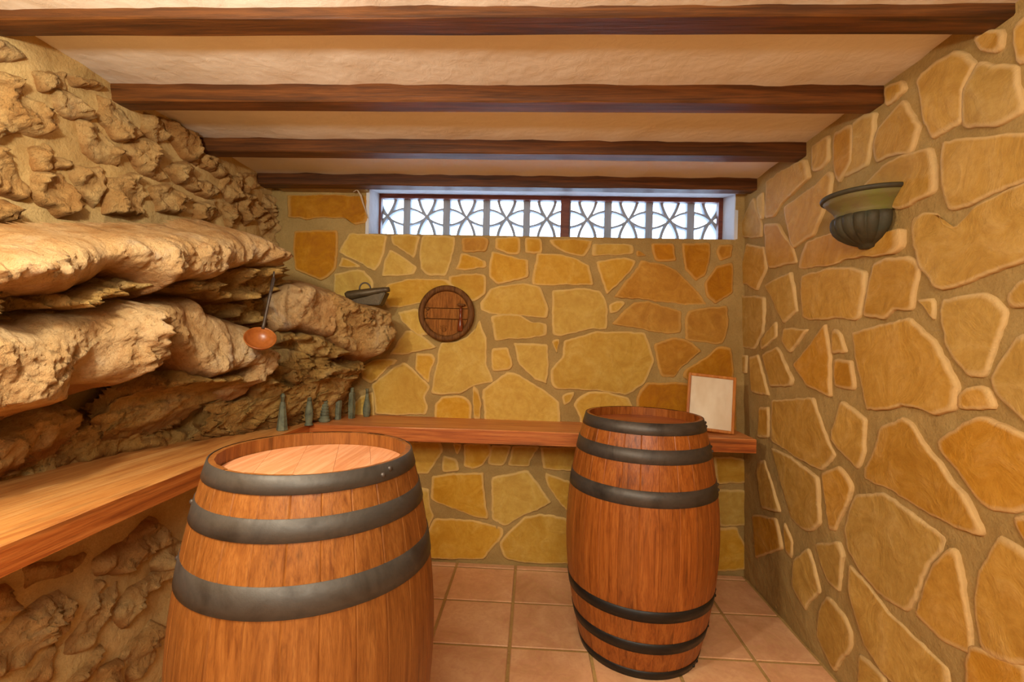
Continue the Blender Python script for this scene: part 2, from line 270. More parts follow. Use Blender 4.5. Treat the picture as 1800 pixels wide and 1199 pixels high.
def m_tile():
    m, nt, b = mat('terracotta_tile', .42, .35)
    v = coords(nt); n1 = noi(nt, v, 5, 6, .65, .8); n2 = noi(nt, v, 30, 6, .7, 1.0)
    c = ramp(nt, n1, [(.3, (206, 152, 100)), (.5, (228, 174, 124)), (.7, (240, 192, 140))])
    c = mix(nt, mrange(nt, n2, .42, .66, 0, .5), c, s2l((212, 142, 108)))
    hv = nd(nt, 'ShaderNodeHueSaturation'); nt.links.new(c, hv.inputs['Color']); nt.links.new(mrange(nt, rnd(nt), 0, 1, .9, 1.08), hv.inputs['Value'])
    nt.links.new(hv.outputs[0], b.inputs['Base Color']); bump(nt, b, n2, .15, .003); return m
M['tile'] = m_tile()
M['grout'] = m_mortar('floor_grout', (178, 138, 78), (190, 150, 88), (198, 160, 98))
BACK_STONES=[
 [(-1.434,2.065),(-1.228,2.071),(-.968,2.066),(-.966,1.949),(-.970,1.917),(-1.046,1.907),(-1.091,1.939),(-1.224,1.945),(-1.318,1.928),(-1.380,1.938),(-1.424,1.932)],
 [(-1.392,1.861),(-1.278,1.860),(-1.145,1.868),(-1.138,1.729),(-1.144,1.642),(-1.217,1.581),(-1.326,1.617),(-1.377,1.643),(-1.389,1.752)],
 [(-1.061,1.853),(-.962,1.846),(-.850,1.843),(-.856,1.789),(-.886,1.680),(-.918,1.641),(-1.007,1.691),(-1.125,1.741),(-1.109,1.773)],
 [(-1.107,1.714),(-1.007,1.667),(-1.017,1.656),(-1.128,1.659)],
 [(-1.146,1.615),(-1.083,1.627),(-1.023,1.639),(-.984,1.640),(-.922,1.576),(-.935,1.473),(-1.044,1.433),(-1.145,1.466)],
 [(-.828,1.762),(-.778,1.731),(-.673,1.668),(-.699,1.622),(-.873,1.613),(-.854,1.702)],
 [(-.825,1.843),(-.661,1.846),(-.690,1.716),(-.752,1.763),(-.807,1.790)],
 [(-.645,1.846),(-.460,1.839),(-.459,1.796),(-.503,1.623),(-.612,1.623),(-.645,1.652),(-.653,1.738)],
 [(-.840,1.562),(-.710,1.591),(-.508,1.602),(-.448,1.555),(-.544,1.488),(-.641,1.470),(-.771,1.434),(-.836,1.433),(-.864,1.497)],
 [(-.776,1.405),(-.663,1.424),(-.631,1.351),(-.574,1.297),(-.652,1.276),(-.739,1.348)],
 [(-.726,1.301),(-.687,1.302),(-.612,1.261),(-.547,1.214),(-.601,1.200),(-.747,1.165),(-.816,1.165),(-.778,1.217)],
 [(-.775,1.135),(-.789,1.105),(-.819,1.100),(-.890,1.015),(-.924,.999),(-.975,1.027),(-.971,1.090),(-.894,1.132)],
 [(-.736,1.119),(-.666,1.070),(-.580,.986),(-.613,.931),(-.587,.874),(-.600,.832),(-.737,.825),(-.885,.825),(-.892,.913),(-.914,.985),(-.851,1.036),(-.794,1.081)],
 [(-.659,1.170),(-.570,1.167),(-.555,1.136),(-.578,1.092),(-.586,1.010),(-.661,1.075)],
 [(-.518,1.237),(-.440,1.246),(-.370,1.277),(-.320,1.333),(-.305,1.375),(-.263,1.260),(-.266,1.126),(-.221,1.031),(-.336,1.001),(-.400,.958),(-.516,.944),(-.575,.952),(-.560,.995),(-.543,1.101),(-.535,1.166)],
 [(-.506,.930),(-.433,.937),(-.379,.934),(-.344,.896),(-.342,.805),(-.546,.798),(-.543,.885)],
 [(-.135,1.081),(-.097,1.077),(-.005,1.026),(.070,.986),(.151,.925),(.165,.809),(-.010,.792),(-.256,.799),(-.277,.975),(-.208,1.025)],
 [(-.331,.995),(-.303,.974),(-.285,.900),(-.288,.804),(-.321,.813)],
 [(-.227,1.209),(-.144,1.214),(-.109,1.125),(-.135,1.102),(-.223,1.086)],
 [(-.239,1.393),(-.165,1.406),(-.079,1.400),(-.009,1.367),(.071,1.358),(.070,1.300),(-.023,1.281),(-.129,1.273),(-.209,1.260)],
 [(-.107,1.245),(.085,1.242),(.081,1.178),(.087,1.136),(.085,1.024),(.010,1.053),(-.072,1.136)],
 [(.108,1.264),(.147,1.281),(.134,1.195)],
 [(.178,1.266),(.269,1.294),(.347,1.324),(.410,1.323),(.451,1.327),(.617,1.325),(.647,1.256),(.674,1.168),(.651,1.105),(.624,1.047),(.554,.991),(.523,.981),(.460,.988),(.356,1.001),(.169,.998),(.128,1.003),(.108,1.047),(.109,1.104),(.171,1.179)],
 [(.172,.963),(.242,.981),(.225,.933),(.184,.905)],
 [(.241,.911),(.278,.957),(.328,.984),(.419,.987),(.486,.964),(.539,.959),(.562,.915),(.566,.770),(.277,.766),(.281,.839)],
 [(-.413,1.837),(-.273,1.839),(-.269,1.804),(-.287,1.764),(-.357,1.760),(-.413,1.764)],
 [(-.225,1.840),(-.091,1.842),(-.089,1.754),(-.142,1.748),(-.185,1.769),(-.226,1.779)],
 [(-.054,1.840),(.029,1.839),(.031,1.759),(-.051,1.758)],
 [(.080,1.834),(.317,1.836),(.308,1.804),(.272,1.745),(.177,1.764),(.123,1.790),(.091,1.811)],
 [(-.416,1.754),(-.356,1.733),(-.280,1.708),(-.276,1.671),(-.451,1.656),(-.425,1.711)],
 [(-.244,1.762),(-.174,1.742),(-.098,1.725),(-.045,1.720),(-.042,1.622),(-.138,1.599),(-.212,1.581),(-.256,1.617),(-.252,1.682)],
 [(.013,1.756),(.151,1.748),(.231,1.728),(.300,1.692),(.329,1.587),(-.015,1.580),(-.001,1.676)],
 [(-.488,1.618),(-.407,1.625),(-.299,1.633),(-.280,1.612),(-.278,1.521),(-.344,1.476),(-.432,1.539),(-.481,1.575)],
 [(-.244,1.554),(-.190,1.565),(-.068,1.584),(.028,1.565),(.057,1.501),(.079,1.449),(.075,1.398),(-.042,1.403),(-.251,1.417),(-.300,1.435),(-.301,1.477),(-.269,1.505)],
 [(.104,1.547),(.287,1.564),(.366,1.550),(.399,1.503),(.413,1.456),(.413,1.342),(.325,1.339),(.262,1.328),(.152,1.300),(.110,1.308)],
 [(.323,1.815),(.543,1.813),(.544,1.766),(.471,1.759),(.319,1.751)],
 [(.565,1.785),(.617,1.757),(.565,1.750)],
 [(.647,1.820),(.761,1.822),(.779,1.728),(.670,1.729)],
 [(.813,1.826),(.968,1.826),(.960,1.731),(.941,1.658),(.896,1.620),(.837,1.687)],
 [(1.014,1.821),(1.086,1.823),(1.088,1.760),(1.027,1.738),(1.005,1.785)],
 [(.346,1.714),(.498,1.744),(.561,1.724),(.516,1.649),(.404,1.536),(.369,1.641)],
 [(.597,1.725),(.723,1.701),(.786,1.670),(.860,1.603),(.908,1.552),(.956,1.495),(.842,1.490),(.634,1.514),(.446,1.521),(.517,1.612)],
 [(1.007,1.701),(1.089,1.723),(1.093,1.561),(1.002,1.497),(.955,1.537),(.950,1.611)],
 [(.421,1.478),(.488,1.501),(.504,1.485),(.469,1.442),(.427,1.430)],
 [(.557,1.486),(.635,1.499),(.729,1.469),(.818,1.445),(.815,1.335),(.753,1.325),(.639,1.341),(.439,1.372),(.500,1.443)],
 [(.859,1.451),(1.065,1.487),(1.071,1.384),(1.066,1.321),(1.052,1.283),(1.003,1.275),(.848,1.293),(.848,1.409)],
 [(.677,1.263),(.785,1.298),(.837,1.291),(.931,1.238),(.810,1.125),(.791,1.085),(.723,1.085),(.684,1.205)],
 [(1.018,1.257),(1.090,1.253),(1.108,1.144),(1.101,1.039),(.905,1.044),(.842,1.089),(.852,1.126),(.963,1.192)],
 [(.637,1.047),(.718,1.040),(.795,1.055),(.870,1.042),(.912,.971),(.917,.792),(.716,.775),(.597,.787),(.589,.961),(.607,.999)],
 [(.945,1.003),(1.118,1.009),(1.129,.796),(.951,.790)],
 [(-.967,.920),(-.905,.945),(-.897,.783),(-1.023,.792),(-1.035,.860)],
 [(-.724,.666),(-.509,.671),(-.494,.623),(-.532,.570),(-.575,.498),(-.719,.492)],
 [(-.493,.591),(-.422,.581),(-.401,.517),(-.491,.507)],
 [(-.437,.670),(-.392,.665),(-.416,.607)],
 [(-.373,.673),(-.231,.671),(-.217,.633),(-.266,.555),(-.317,.533),(-.369,.544)],
 [(-.218,.665),(-.108,.666),(-.126,.611),(-.151,.559),(-.234,.559),(-.229,.614)],
 [(-.096,.664),(.045,.669),(.002,.597),(-.003,.558),(-.118,.557)],
 [(.058,.663),(.267,.677),(.245,.542),(.080,.549)],
 [(-.549,.479),(-.265,.510),(-.256,.401),(-.232,.248),(-.362,.281),(-.552,.344)],
 [(-.213,.480),(-.009,.533),(.123,.359),(-.028,.283),(-.128,.214),(-.200,.250)],
 [(.093,.517),(.234,.472),(.288,.347),(.219,.319),(.148,.392),(.102,.454)],
 [(-.638,.411),(-.566,.401),(-.570,.311),(-.536,.248),(-.592,.149),(-.673,.242)],
 [(-.529,.235),(-.432,.239),(-.309,.232),(-.141,.201),(-.146,.162),(-.245,.023),(-.368,.024),(-.575,.014),(-.579,.143)],
 [(-.027,.263),(.068,.287),(.214,.268),(.262,.155),(.265,.022),(.043,.018),(-.124,.035),(-.158,.117),(-.121,.163)],
 [(1.019,.651),(1.148,.643),(1.205,.632),(1.202,.515),(1.036,.502)],
 [(1.037,.463),(1.197,.469),(1.202,.281),(1.055,.268)],
 [(1.042,.254),(1.151,.259),(1.198,.157),(1.202,.033),(1.017,.018)],
 [(-1.077,.598),(-.781,.609),(-.743,.401),(-1.003,.325)],
 [(-1.167,.253),(-.772,.270),(-.732,.013),(-1.160,.009)],
 [(.343,.635),(.594,.635),(.631,.425),(.381,.383)],
 [(.657,.631),(.905,.631),(.942,.406),(.695,.380)],
 [(.320,.317),(.571,.328),(.640,.078),(.296,.030)],
 [(.634,.330),(.944,.328),(.951,.062),(.703,.050)],
]
RIGHT_STONES=[
 [(2.405,2.089),(2.295,2.092),(2.058,2.068),(2.027,1.984),(2.112,1.964),(2.242,1.941),(2.320,1.895),(2.405,1.911)],
 [(2.012,2.104),(1.903,2.103),(1.898,2.006),(1.948,1.991),(2.007,2.001)],
 [(1.867,2.099),(1.769,2.081),(1.772,1.947),(1.841,1.892),(1.858,1.947)],
 [(1.756,2.085),(1.703,2.081),(1.647,2.064),(1.661,1.992),(1.688,1.905),(1.809,1.908),(1.835,1.904),(1.771,1.957),(1.756,2.013)],
 [(1.902,1.957),(1.875,1.931),(1.893,1.876),(1.996,1.732),(2.145,1.715),(2.169,1.739),(2.230,1.911),(2.112,1.921),(1.987,1.935)],
 [(2.488,2.043),(2.435,2.049),(2.427,1.916),(2.449,1.915),(2.480,1.982)],
 [(2.519,2.046),(2.499,1.980),(2.441,1.884),(2.449,1.824),(2.689,1.878),(2.663,1.947),(2.560,2.035)],
 [(2.402,1.875),(2.281,1.850),(2.240,1.787),(2.171,1.727),(2.125,1.642),(2.361,1.652),(2.390,1.744)],
 [(1.605,2.132),(1.530,2.109),(1.521,2.073),(1.599,2.068)],
 [(1.524,2.048),(1.501,2.001),(1.469,1.942),(1.498,1.872),(1.577,1.895),(1.640,1.896),(1.654,1.940),(1.634,2.014),(1.583,2.023)],
 [(1.475,2.083),(1.409,2.096),(1.344,2.089),(1.287,2.023),(1.331,1.979),(1.332,1.887),(1.418,1.881),(1.438,1.936),(1.464,2.026)],
 [(1.280,2.022),(1.186,1.946),(1.176,1.899),(1.160,1.860),(1.169,1.834),(1.232,1.836),(1.324,1.872),(1.322,1.963)],
 [(1.290,2.085),(1.262,2.089),(1.218,2.060),(1.214,2.022),(1.232,2.015),(1.270,2.050)],
 [(1.186,2.049),(1.141,2.049),(1.141,1.949),(1.176,1.961)],
 [(1.380,1.853),(1.232,1.804),(1.119,1.766),(1.119,1.677),(1.196,1.671),(1.301,1.658),(1.363,1.658),(1.380,1.708),(1.389,1.792)],
 [(1.603,1.876),(1.424,1.860),(1.414,1.802),(1.412,1.727),(1.535,1.709),(1.608,1.742),(1.746,1.824)],
 [(1.495,1.666),(1.453,1.676),(1.398,1.657),(1.380,1.615),(1.343,1.595),(1.289,1.642),(1.157,1.664),(1.110,1.668),(1.110,1.494),(1.156,1.487),(1.281,1.457),(1.370,1.437),(1.412,1.450),(1.422,1.476),(1.463,1.520),(1.490,1.586)],
 [(2.060,1.716),(1.825,1.709),(1.582,1.642),(1.528,1.648),(1.528,1.594),(1.563,1.574),(1.633,1.579),(1.808,1.599),(1.893,1.592),(2.120,1.609),(2.098,1.663)],
 [(2.089,1.574),(1.892,1.575),(1.760,1.554),(1.694,1.534),(1.700,1.465),(1.729,1.369),(1.823,1.381),(1.985,1.381),(2.077,1.392),(2.094,1.488)],
 [(1.653,1.552),(1.607,1.563),(1.506,1.550),(1.468,1.521),(1.484,1.446),(1.495,1.386),(1.570,1.395),(1.600,1.369),(1.701,1.380),(1.673,1.476)],
 [(1.468,1.414),(1.412,1.409),(1.412,1.351)],
 [(1.384,1.407),(1.254,1.410),(1.208,1.366),(1.217,1.325),(1.250,1.217),(1.261,1.202),(1.305,1.200),(1.370,1.282),(1.388,1.350)],
 [(1.203,1.397),(1.179,1.426),(1.125,1.445),(1.125,1.380),(1.156,1.376),(1.192,1.369)],
 [(1.769,1.322),(1.745,1.325),(1.619,1.343),(1.507,1.359),(1.468,1.333),(1.408,1.287),(1.361,1.214),(1.334,1.173),(1.346,1.106),(1.407,1.077),(1.447,1.092),(1.534,1.096),(1.557,1.080),(1.686,1.053),(1.729,1.179)],
 [(1.280,1.174),(1.253,1.166),(1.238,1.121),(1.336,1.109),(1.330,1.146)],
 [(1.172,1.306),(1.125,1.315),(1.110,1.094),(1.156,1.099),(1.224,1.158),(1.242,1.192),(1.224,1.226),(1.192,1.276)],
 [(1.397,1.008),(1.334,1.049),(1.273,1.094),(1.210,1.079),(1.119,1.047),(1.119,.918),(1.195,.878),(1.246,.866),(1.272,.876),(1.317,.922),(1.388,.974)],
 [(1.619,1.006),(1.522,1.050),(1.489,1.032),(1.437,.971),(1.388,.942),(1.360,.902),(1.317,.876),(1.268,.811),(1.265,.790),(1.317,.777),(1.407,.785),(1.545,.806),(1.700,.812),(1.700,.842),(1.658,.907),(1.632,.984)],
 [(1.822,1.065),(1.692,1.017),(1.706,.890),(1.735,.832),(1.872,.905),(1.873,.943),(1.839,1.009)],
 [(2.330,1.002),(2.004,1.054),(1.908,.897),(1.864,.852),(1.944,.775),(2.065,.779),(2.330,.809)],
 [(2.343,.771),(2.189,.773),(2.075,.752),(1.963,.735),(1.953,.554),(2.012,.502),(2.063,.487),(2.164,.492),(2.225,.587)],
 [(1.935,.755),(1.830,.817),(1.758,.764),(1.837,.604),(1.854,.565),(1.898,.553),(1.916,.658)],
 [(1.728,.743),(1.605,.786),(1.488,.760),(1.378,.736),(1.388,.700),(1.432,.639),(1.499,.468),(1.521,.450),(1.630,.450),(1.713,.486),(1.773,.530),(1.789,.597),(1.758,.681)],
 [(1.355,.719),(1.334,.708),(1.325,.643),(1.313,.573),(1.305,.517),(1.300,.460),(1.369,.446),(1.483,.462),(1.456,.526),(1.403,.653)],
 [(1.779,.468),(1.688,.450),(1.580,.397),(1.454,.384),(1.370,.373),(1.369,.276),(1.497,.200),(1.605,.200),(1.687,.233),(1.747,.320),(1.778,.388)],
 [(1.225,.796),(1.189,.800),(1.124,.779),(1.124,.547),(1.225,.503),(1.263,.499),(1.283,.570),(1.283,.638),(1.271,.697)],
 [(1.185,.864),(1.140,.881),(1.140,.799),(1.156,.815),(1.175,.837)],
 [(1.984,.459),(1.837,.528),(1.811,.496),(1.836,.341),(1.907,.349),(1.955,.402)],
 [(2.135,.318),(2.036,.419),(1.994,.365),(1.954,.284),(2.046,.175),(2.056,.144),(2.146,.196)],
 [(1.907,.286),(1.802,.267),(1.762,.227),(1.770,.164),(1.827,.088),(1.861,.021),(1.973,.084),(1.954,.202)],
 [(1.724,.179),(1.605,.181),(1.592,.104),(1.731,-.002)],
 [(1.295,.486),(1.155,.522),(1.155,.440),(1.324,.310)],
 [(2.403,1.572),(2.168,1.602),(2.145,1.519),(2.121,1.428),(2.240,1.380),(2.319,1.476)],
 [(2.744,1.552),(2.417,1.513),(2.417,1.434),(2.431,1.334),(2.524,1.253),(2.752,1.267)],
 [(2.305,1.386),(2.298,1.318),(2.431,1.248),(2.446,1.291)],
 [(2.240,1.350),(2.045,1.339),(2.179,1.239),(2.240,1.291)],
 [(1.918,1.358),(1.891,1.234),(1.890,1.073),(2.045,1.109),(2.155,1.182),(2.024,1.272)],
 [(1.874,1.334),(1.839,1.333),(1.794,1.253),(1.873,1.246)],
 [(1.865,1.216),(1.767,1.222),(1.751,1.120),(1.864,1.120)],
 [(2.431,1.219),(2.291,1.263),(2.155,1.125),(2.166,1.092),(2.344,1.075)],
 [(2.564,1.207),(2.476,1.217),(2.372,1.024),(2.555,1.026)],
 [(2.704,1.211),(2.606,1.214),(2.615,1.120),(2.713,1.122)],
 [(2.716,1.606),(2.609,1.818),(2.419,1.764),(2.389,1.659),(2.493,1.557),(2.608,1.609)],
 [(2.460,.949),(2.372,.961),(2.371,.821),(2.474,.796)],
 [(2.474,.675),(2.414,.691),(2.262,.495),(2.428,.450),(2.489,.613)],
 [(2.224,.456),(2.158,.399),(2.163,.320),(2.211,.330)],
 [(2.536,.374),(2.301,.440),(2.236,.332),(2.503,.165)],
]
UPPER_RUBBLE=[
 [(1.236,2.056),(1.274,2.075),(1.309,2.070),(1.310,2.048),(1.256,2.010),(1.210,1.993),(1.209,2.034)],
 [(1.216,1.949),(1.286,1.973),(1.328,1.940),(1.395,1.934),(1.396,1.899),(1.358,1.852),(1.300,1.837),(1.229,1.773)],
 [(1.411,2.007),(1.466,2.024),(1.534,2.002),(1.521,1.976),(1.443,1.939),(1.418,1.963)],
 [(1.347,2.030),(1.439,2.077),(1.447,2.032),(1.371,1.991)],
 [(1.464,2.085),(1.545,2.111),(1.560,2.093),(1.478,2.062)],
 [(1.575,2.062),(1.652,2.060),(1.670,2.033),(1.721,2.014),(1.705,1.992),(1.624,1.950),(1.577,2.003)],
 [(1.763,2.099),(1.829,2.108),(1.871,2.065),(1.803,2.016),(1.747,2.033)],
 [(1.849,2.117),(2.000,2.138),(2.025,2.098),(2.028,2.015),(1.958,2.021),(1.902,2.063)],
 [(1.508,1.944),(1.564,1.957),(1.633,1.906),(1.627,1.862),(1.567,1.846),(1.524,1.862)],
 [(1.348,1.790),(1.392,1.826),(1.411,1.786),(1.395,1.744),(1.361,1.743)],
 [(1.423,1.802),(1.479,1.812),(1.460,1.786),(1.424,1.767)],
 [(1.473,1.785),(1.568,1.813),(1.584,1.779),(1.558,1.678),(1.508,1.727)],
 [(1.689,1.943),(1.757,2.000),(1.857,1.895),(1.818,1.874),(1.743,1.877)],
 [(1.606,1.787),(1.701,1.840),(1.738,1.780),(1.731,1.713),(1.602,1.684)],
 [(1.791,1.819),(1.878,1.863),(1.976,1.846),(1.924,1.766),(1.832,1.756)],
 [(1.856,1.926),(1.971,1.993),(2.030,1.956),(2.033,1.898),(1.941,1.900)],
 [(1.367,1.728),(1.443,1.743),(1.489,1.671),(1.440,1.632),(1.380,1.651),(1.357,1.679)],
 [(1.216,1.768),(1.262,1.761),(1.303,1.716),(1.346,1.675),(1.320,1.650),(1.275,1.647),(1.218,1.654)],
 [(1.220,1.592),(1.285,1.617),(1.306,1.579),(1.277,1.560),(1.221,1.556)],
 [(2.063,2.063),(2.139,2.084),(2.129,2.018),(2.065,2.012)],
 [(2.153,2.072),(2.223,2.061),(2.197,2.006),(2.142,2.014)],
 [(2.224,2.034),(2.328,2.052),(2.347,2.000),(2.273,1.919),(2.213,1.956)],
 [(2.343,2.076),(2.475,2.123),(2.495,2.069),(2.395,2.005)],
 [(2.043,1.935),(2.118,1.961),(2.186,1.938),(2.121,1.891),(2.057,1.889)],
 [(2.047,1.834),(2.147,1.881),(2.190,1.830),(2.113,1.765),(2.038,1.772)],
 [(2.364,1.976),(2.481,2.002),(2.502,1.925),(2.402,1.838),(2.351,1.903)],
 [(2.571,2.040),(2.689,2.066),(2.633,1.961),(2.555,1.972)],
 [(2.216,1.883),(2.319,1.913),(2.339,1.822),(2.249,1.782)],
 [(2.511,1.924),(2.657,1.974),(2.706,1.860),(2.621,1.742),(2.548,1.823)],
 [(2.566,1.699),(2.743,1.766),(2.748,1.665),(2.617,1.595)],
]
LOWER_RUBBLE=[
 [(1.372,.562),(1.487,.590),(1.567,.608),(1.636,.547),(1.626,.498),(1.491,.475),(1.382,.512)],
 [(1.172,.629),(1.323,.599),(1.301,.566),(1.173,.577)],
 [(1.293,.337),(1.366,.490),(1.445,.450),(1.403,.364),(1.339,.314)],
 [(1.439,.351),(1.493,.409),(1.676,.422),(1.666,.372),(1.534,.354),(1.477,.296)],
 [(1.123,.492),(1.175,.524),(1.246,.525),(1.297,.455),(1.256,.410),(1.166,.382),(1.061,.414),(1.059,.502)],
 [(1.061,.630),(1.120,.605),(1.127,.551),(1.094,.527),(1.063,.547)],
 [(1.186,.329),(1.250,.372),(1.232,.290)],
 [(1.289,.249),(1.389,.289),(1.374,.224),(1.342,.210)],
 [(1.471,.212),(1.580,.243),(1.614,.205),(1.585,.103),(1.503,.101)],
 [(1.391,.212),(1.453,.201),(1.446,.110),(1.393,.142)],
 [(1.551,.480),(1.661,.501),(1.724,.455),(1.688,.416),(1.596,.407)],
]
ROCKS=[
 ('rock_ledge',(-1.33,0.7),(-1.22,2.1),0.12,0.13,0,[(.120,1.404),(.280,1.445),(.384,1.473),(.510,1.513),(.723,1.569),(.956,1.624),(1.035,1.664),(1.124,1.681),(1.205,1.677),(1.276,1.659),(1.322,1.624),(1.339,1.562),(1.325,1.544),(1.244,1.546),(1.145,1.525),(1.056,1.494),(1.001,1.456),(.876,1.433),(.778,1.411),(.753,1.373),(.724,1.404),(.654,1.426),(.604,1.419),(.514,1.367),(.460,1.339),(.387,1.332),(.122,1.306)]),
 ('boulder',(-1.4,0.7),(-1.27,2.1),0.06,0.05,1,[(.329,1.354),(.513,1.361),(.696,1.438),(.851,1.428),(1.069,1.490),(1.155,1.526),(1.318,1.564),(1.471,1.576),(1.482,1.497),(1.378,1.438),(1.222,1.398),(1.045,1.377),(.992,1.398),(.852,1.395),(.697,1.373),(.570,1.336),(.488,1.306),(.330,1.288)]),
 ('boulder',(-1.36,0.9),(-1.29,1.75),0.13,0.12,0,[(-.021,1.265),(.223,1.277),(.298,1.307),(.415,1.330),(.517,1.360),(.578,1.354),(.606,1.300),(.593,1.252),(.616,1.196),(.617,1.138),(.561,1.136),(.506,1.109),(.471,1.085),(.359,1.102),(.344,1.116),(.323,1.130),(.320,1.084),(.311,1.062),(.291,1.041),(.253,1.020),(.229,1.014),(-.016,.959)]),
 ('boulder',(-1.36,1.5),(-1.2,2.15),0.11,0.1,0,[(.012,1.353),(.076,1.382),(.178,1.390),(.222,1.379),(.246,1.345),(.295,1.332),(.340,1.312),(.413,1.302),(.470,1.295),(.518,1.197),(.507,1.152),(.433,1.107),(.340,1.088),(.254,1.076),(.186,1.087),(.132,1.142),(.101,1.184),(.076,1.214),(.060,1.253),(.041,1.272)]),
 ('boulder',(-1.2,1.9),(-1.1,2.2),0.05,0.05,0,[(.031,1.180),(.072,1.199),(.121,1.194),(.147,1.158),(.118,1.104),(.076,1.069),(.050,1.010),(-.004,.992),(-.056,1.008),(-.032,1.053),(.006,1.109),(-.008,1.145)]),
 ('boulder',(-1.19,2.12),(-0.77,2.5),0.09,0.08,0,[(-.039,1.441),(.032,1.490),(.107,1.502),(.186,1.488),(.255,1.460),(.277,1.391),(.259,1.319),(.233,1.256),(.165,1.268),(.087,1.284),(-.011,1.270),(-.046,1.331)]),
 ('boulder',(-1.17,2.15),(-0.76,2.52),0.09,0.09,2,[(.140,1.487),(.237,1.468),(.325,1.434),(.431,1.418),(.496,1.392),(.533,1.332),(.548,1.271),(.530,1.215),(.470,1.172),(.393,1.148),(.309,1.163),(.244,1.205),(.187,1.247),(.158,1.344)]),
 ('boulder',(-1.18,2.15),(-0.8,2.52),0.05,0.05,1,[(-.041,1.286),(.065,1.263),(.171,1.271),(.257,1.234),(.317,1.162),(.174,1.148),(.067,1.176),(-.015,1.228)]),
 ('boulder',(-1.42,1.2),(-1.36,1.6),0.1,0.08,2,[(.015,.950),(.073,.971),(.129,.999),(.174,1.003),(.223,.980),(.227,.948),(.209,.884),(.146,.876),(.075,.862),(.036,.856),(-.002,.869)]),
 ('boulder',(-1.38,1.5),(-1.2,2.1),0.09,0.08,1,[(.080,1.104),(.177,1.109),(.310,1.102),(.410,1.084),(.464,1.069),(.412,1.013),(.338,.975),(.269,.917),(.183,.898),(.124,.874),(.049,.892),(-.004,.958),(.028,1.030)]),
 ('boulder',(-1.3,1.9),(-1.04,2.35),0.06,0.06,1,[(-.012,.977),(.129,.972),(.287,.989),(.375,.955),(.470,.904),(.409,.846),(.236,.831),(.084,.823),(-.030,.831)]),
 ('boulder',(-1.12,2.3),(-0.95,2.56),0.05,0.06,1,[(-.124,1.196),(.055,1.159),(.258,1.148),(.268,1.048),(.235,.957),(.207,.831),(.065,.830),(-.060,.951),(-.148,1.066)]),
 ('boulder',(-1.36,1.85),(-1.27,2.2),0.04,0.04,1,[(-.001,1.367),(.131,1.397),(.250,1.429),(.356,1.417),(.352,1.322),(.254,1.291),(.134,1.318)]),
 ('boulder',(-1.42,0.9),(-1.4,1.6),0.04,0.03,1,[(.208,1.299),(.334,1.323),(.457,1.359),(.606,1.389),(.671,1.380),(.587,1.344),(.425,1.314),(.308,1.283),(.208,1.263)]),
 ('boulder',(-1.44,1.3),(-1.4,1.9),0.06,0.06,1,[(.175,.923),(.222,.952),(.330,.893),(.453,.848),(.480,.809),(.310,.816),(.207,.812),(.150,.836)]),
 ('boulder',(-1.26,2),(-1.18,2.4),0.05,0.05,1,[(.036,1.075),(.136,1.121),(.249,1.089),(.335,.969),(.142,.961),(.008,.964)]),
]
# ------------------------------------------------ room shell
YB, XTOP = 2.65, 1.197
def grid_surface(name, fn, u0, u1, v0, v1, du, mt, amp=.004, seed=0):
    nu = int((u1 - u0) / du) + 1; nv = int((v1 - v0) / du) + 1; v = []; f = []
    for i in range(nu + 1):
        for j in range(nv + 1):
            a = u0 + (u1 - u0) * i / nu; b = v0 + (v1 - v0) * j / nv
            v.append(fn(a, b, amp * noise.fractal(Vector((a * 7 + seed, b * 7, seed)), 1, 2, 3)))
    for i in range(nu):
        for j in range(nv):
            k = i * (nv + 1) + j; f.append((k, k + nv + 1, k + nv + 2, k + 1))
    return v, f
def structure(name, v, f, mt, label, smooth=True):
    o = pydata(name, v, f, M[mt], None, smooth, recalc=False); tag(o, label, None, None, 'structure'); return o
def slab(v, f, a, b):
    k = len(v)
    for x in (a[0], b[0]):
        for y in (a[1], b[1]):
            for z in (a[2], b[2]): v.append((x, y, z))
    for q in ((0, 1, 3, 2), (4, 6, 7, 5), (0, 4, 5, 1), (2, 3, 7, 6), (0, 2, 6, 4), (1, 5, 7, 3)): f.append(tuple(k + t for t in q))
ZC = 2.144; WX0, WX1, WZ0 = -.96, 1.10, 1.853
# back wall: rough mortar face around the window opening, thick masonry behind
v, f = [], []
for (a0, a1, b0, b1) in ((-1.7, 1.30, -.02, WZ0), (-1.7, WX0, WZ0, 2.2), (WX1, 1.30, WZ0, 2.2)):
    vv, ff = grid_surface('', lambda a, b, n: (a, YB + n, b), a0, a1, b0, b1, .05, None)
    k = len(v); v += vv; f += [tuple(k + t for t in q) for q in ff]
slab(v, f, (-1.7, YB + .01, -.1), (1.30, 2.98, WZ0)); slab(v, f, (-1.7, YB + .01, WZ0), (WX0, 2.98, 2.2)); slab(v, f, (WX1, YB + .01, WZ0), (1.30, 2.98, 2.2))
wall_back = structure('wall_back', v, f, 'mortar', 'back wall of irregular golden flagstones in sandy mortar')
rx = lambda z: XTOP - .0235 * z
vv, ff = grid_surface('', lambda a, b, n: (rx(b) + n, a, b), -1.9, 2.72, -.02, 2.2, .05, None, seed=5)
v, f = list(vv), [q[::-1] for q in ff]; slab(v, f, (rx(0) + .01, -1.9, -.1), (1.45, 2.72, 2.2))
wall_right = structure('wall_right', v, f, 'mortar', 'right wall of large golden flagstones in sandy mortar')
def lx(z): return -1.31 if z < .76 else -1.535
vv, ff = grid_surface('', lambda a, b, n: (-1.535 + n * 2.5, a, b), -1.9, 2.72, .72, 2.2, .04, None, seed=9, amp=.006)
v, f = list(vv), list(ff)
vv, ff = grid_surface('', lambda a, b, n: (-1.31 + n * 2.5, a, b), -1.9, 2.72, -.02, .74, .04, None, seed=11, amp=.006)
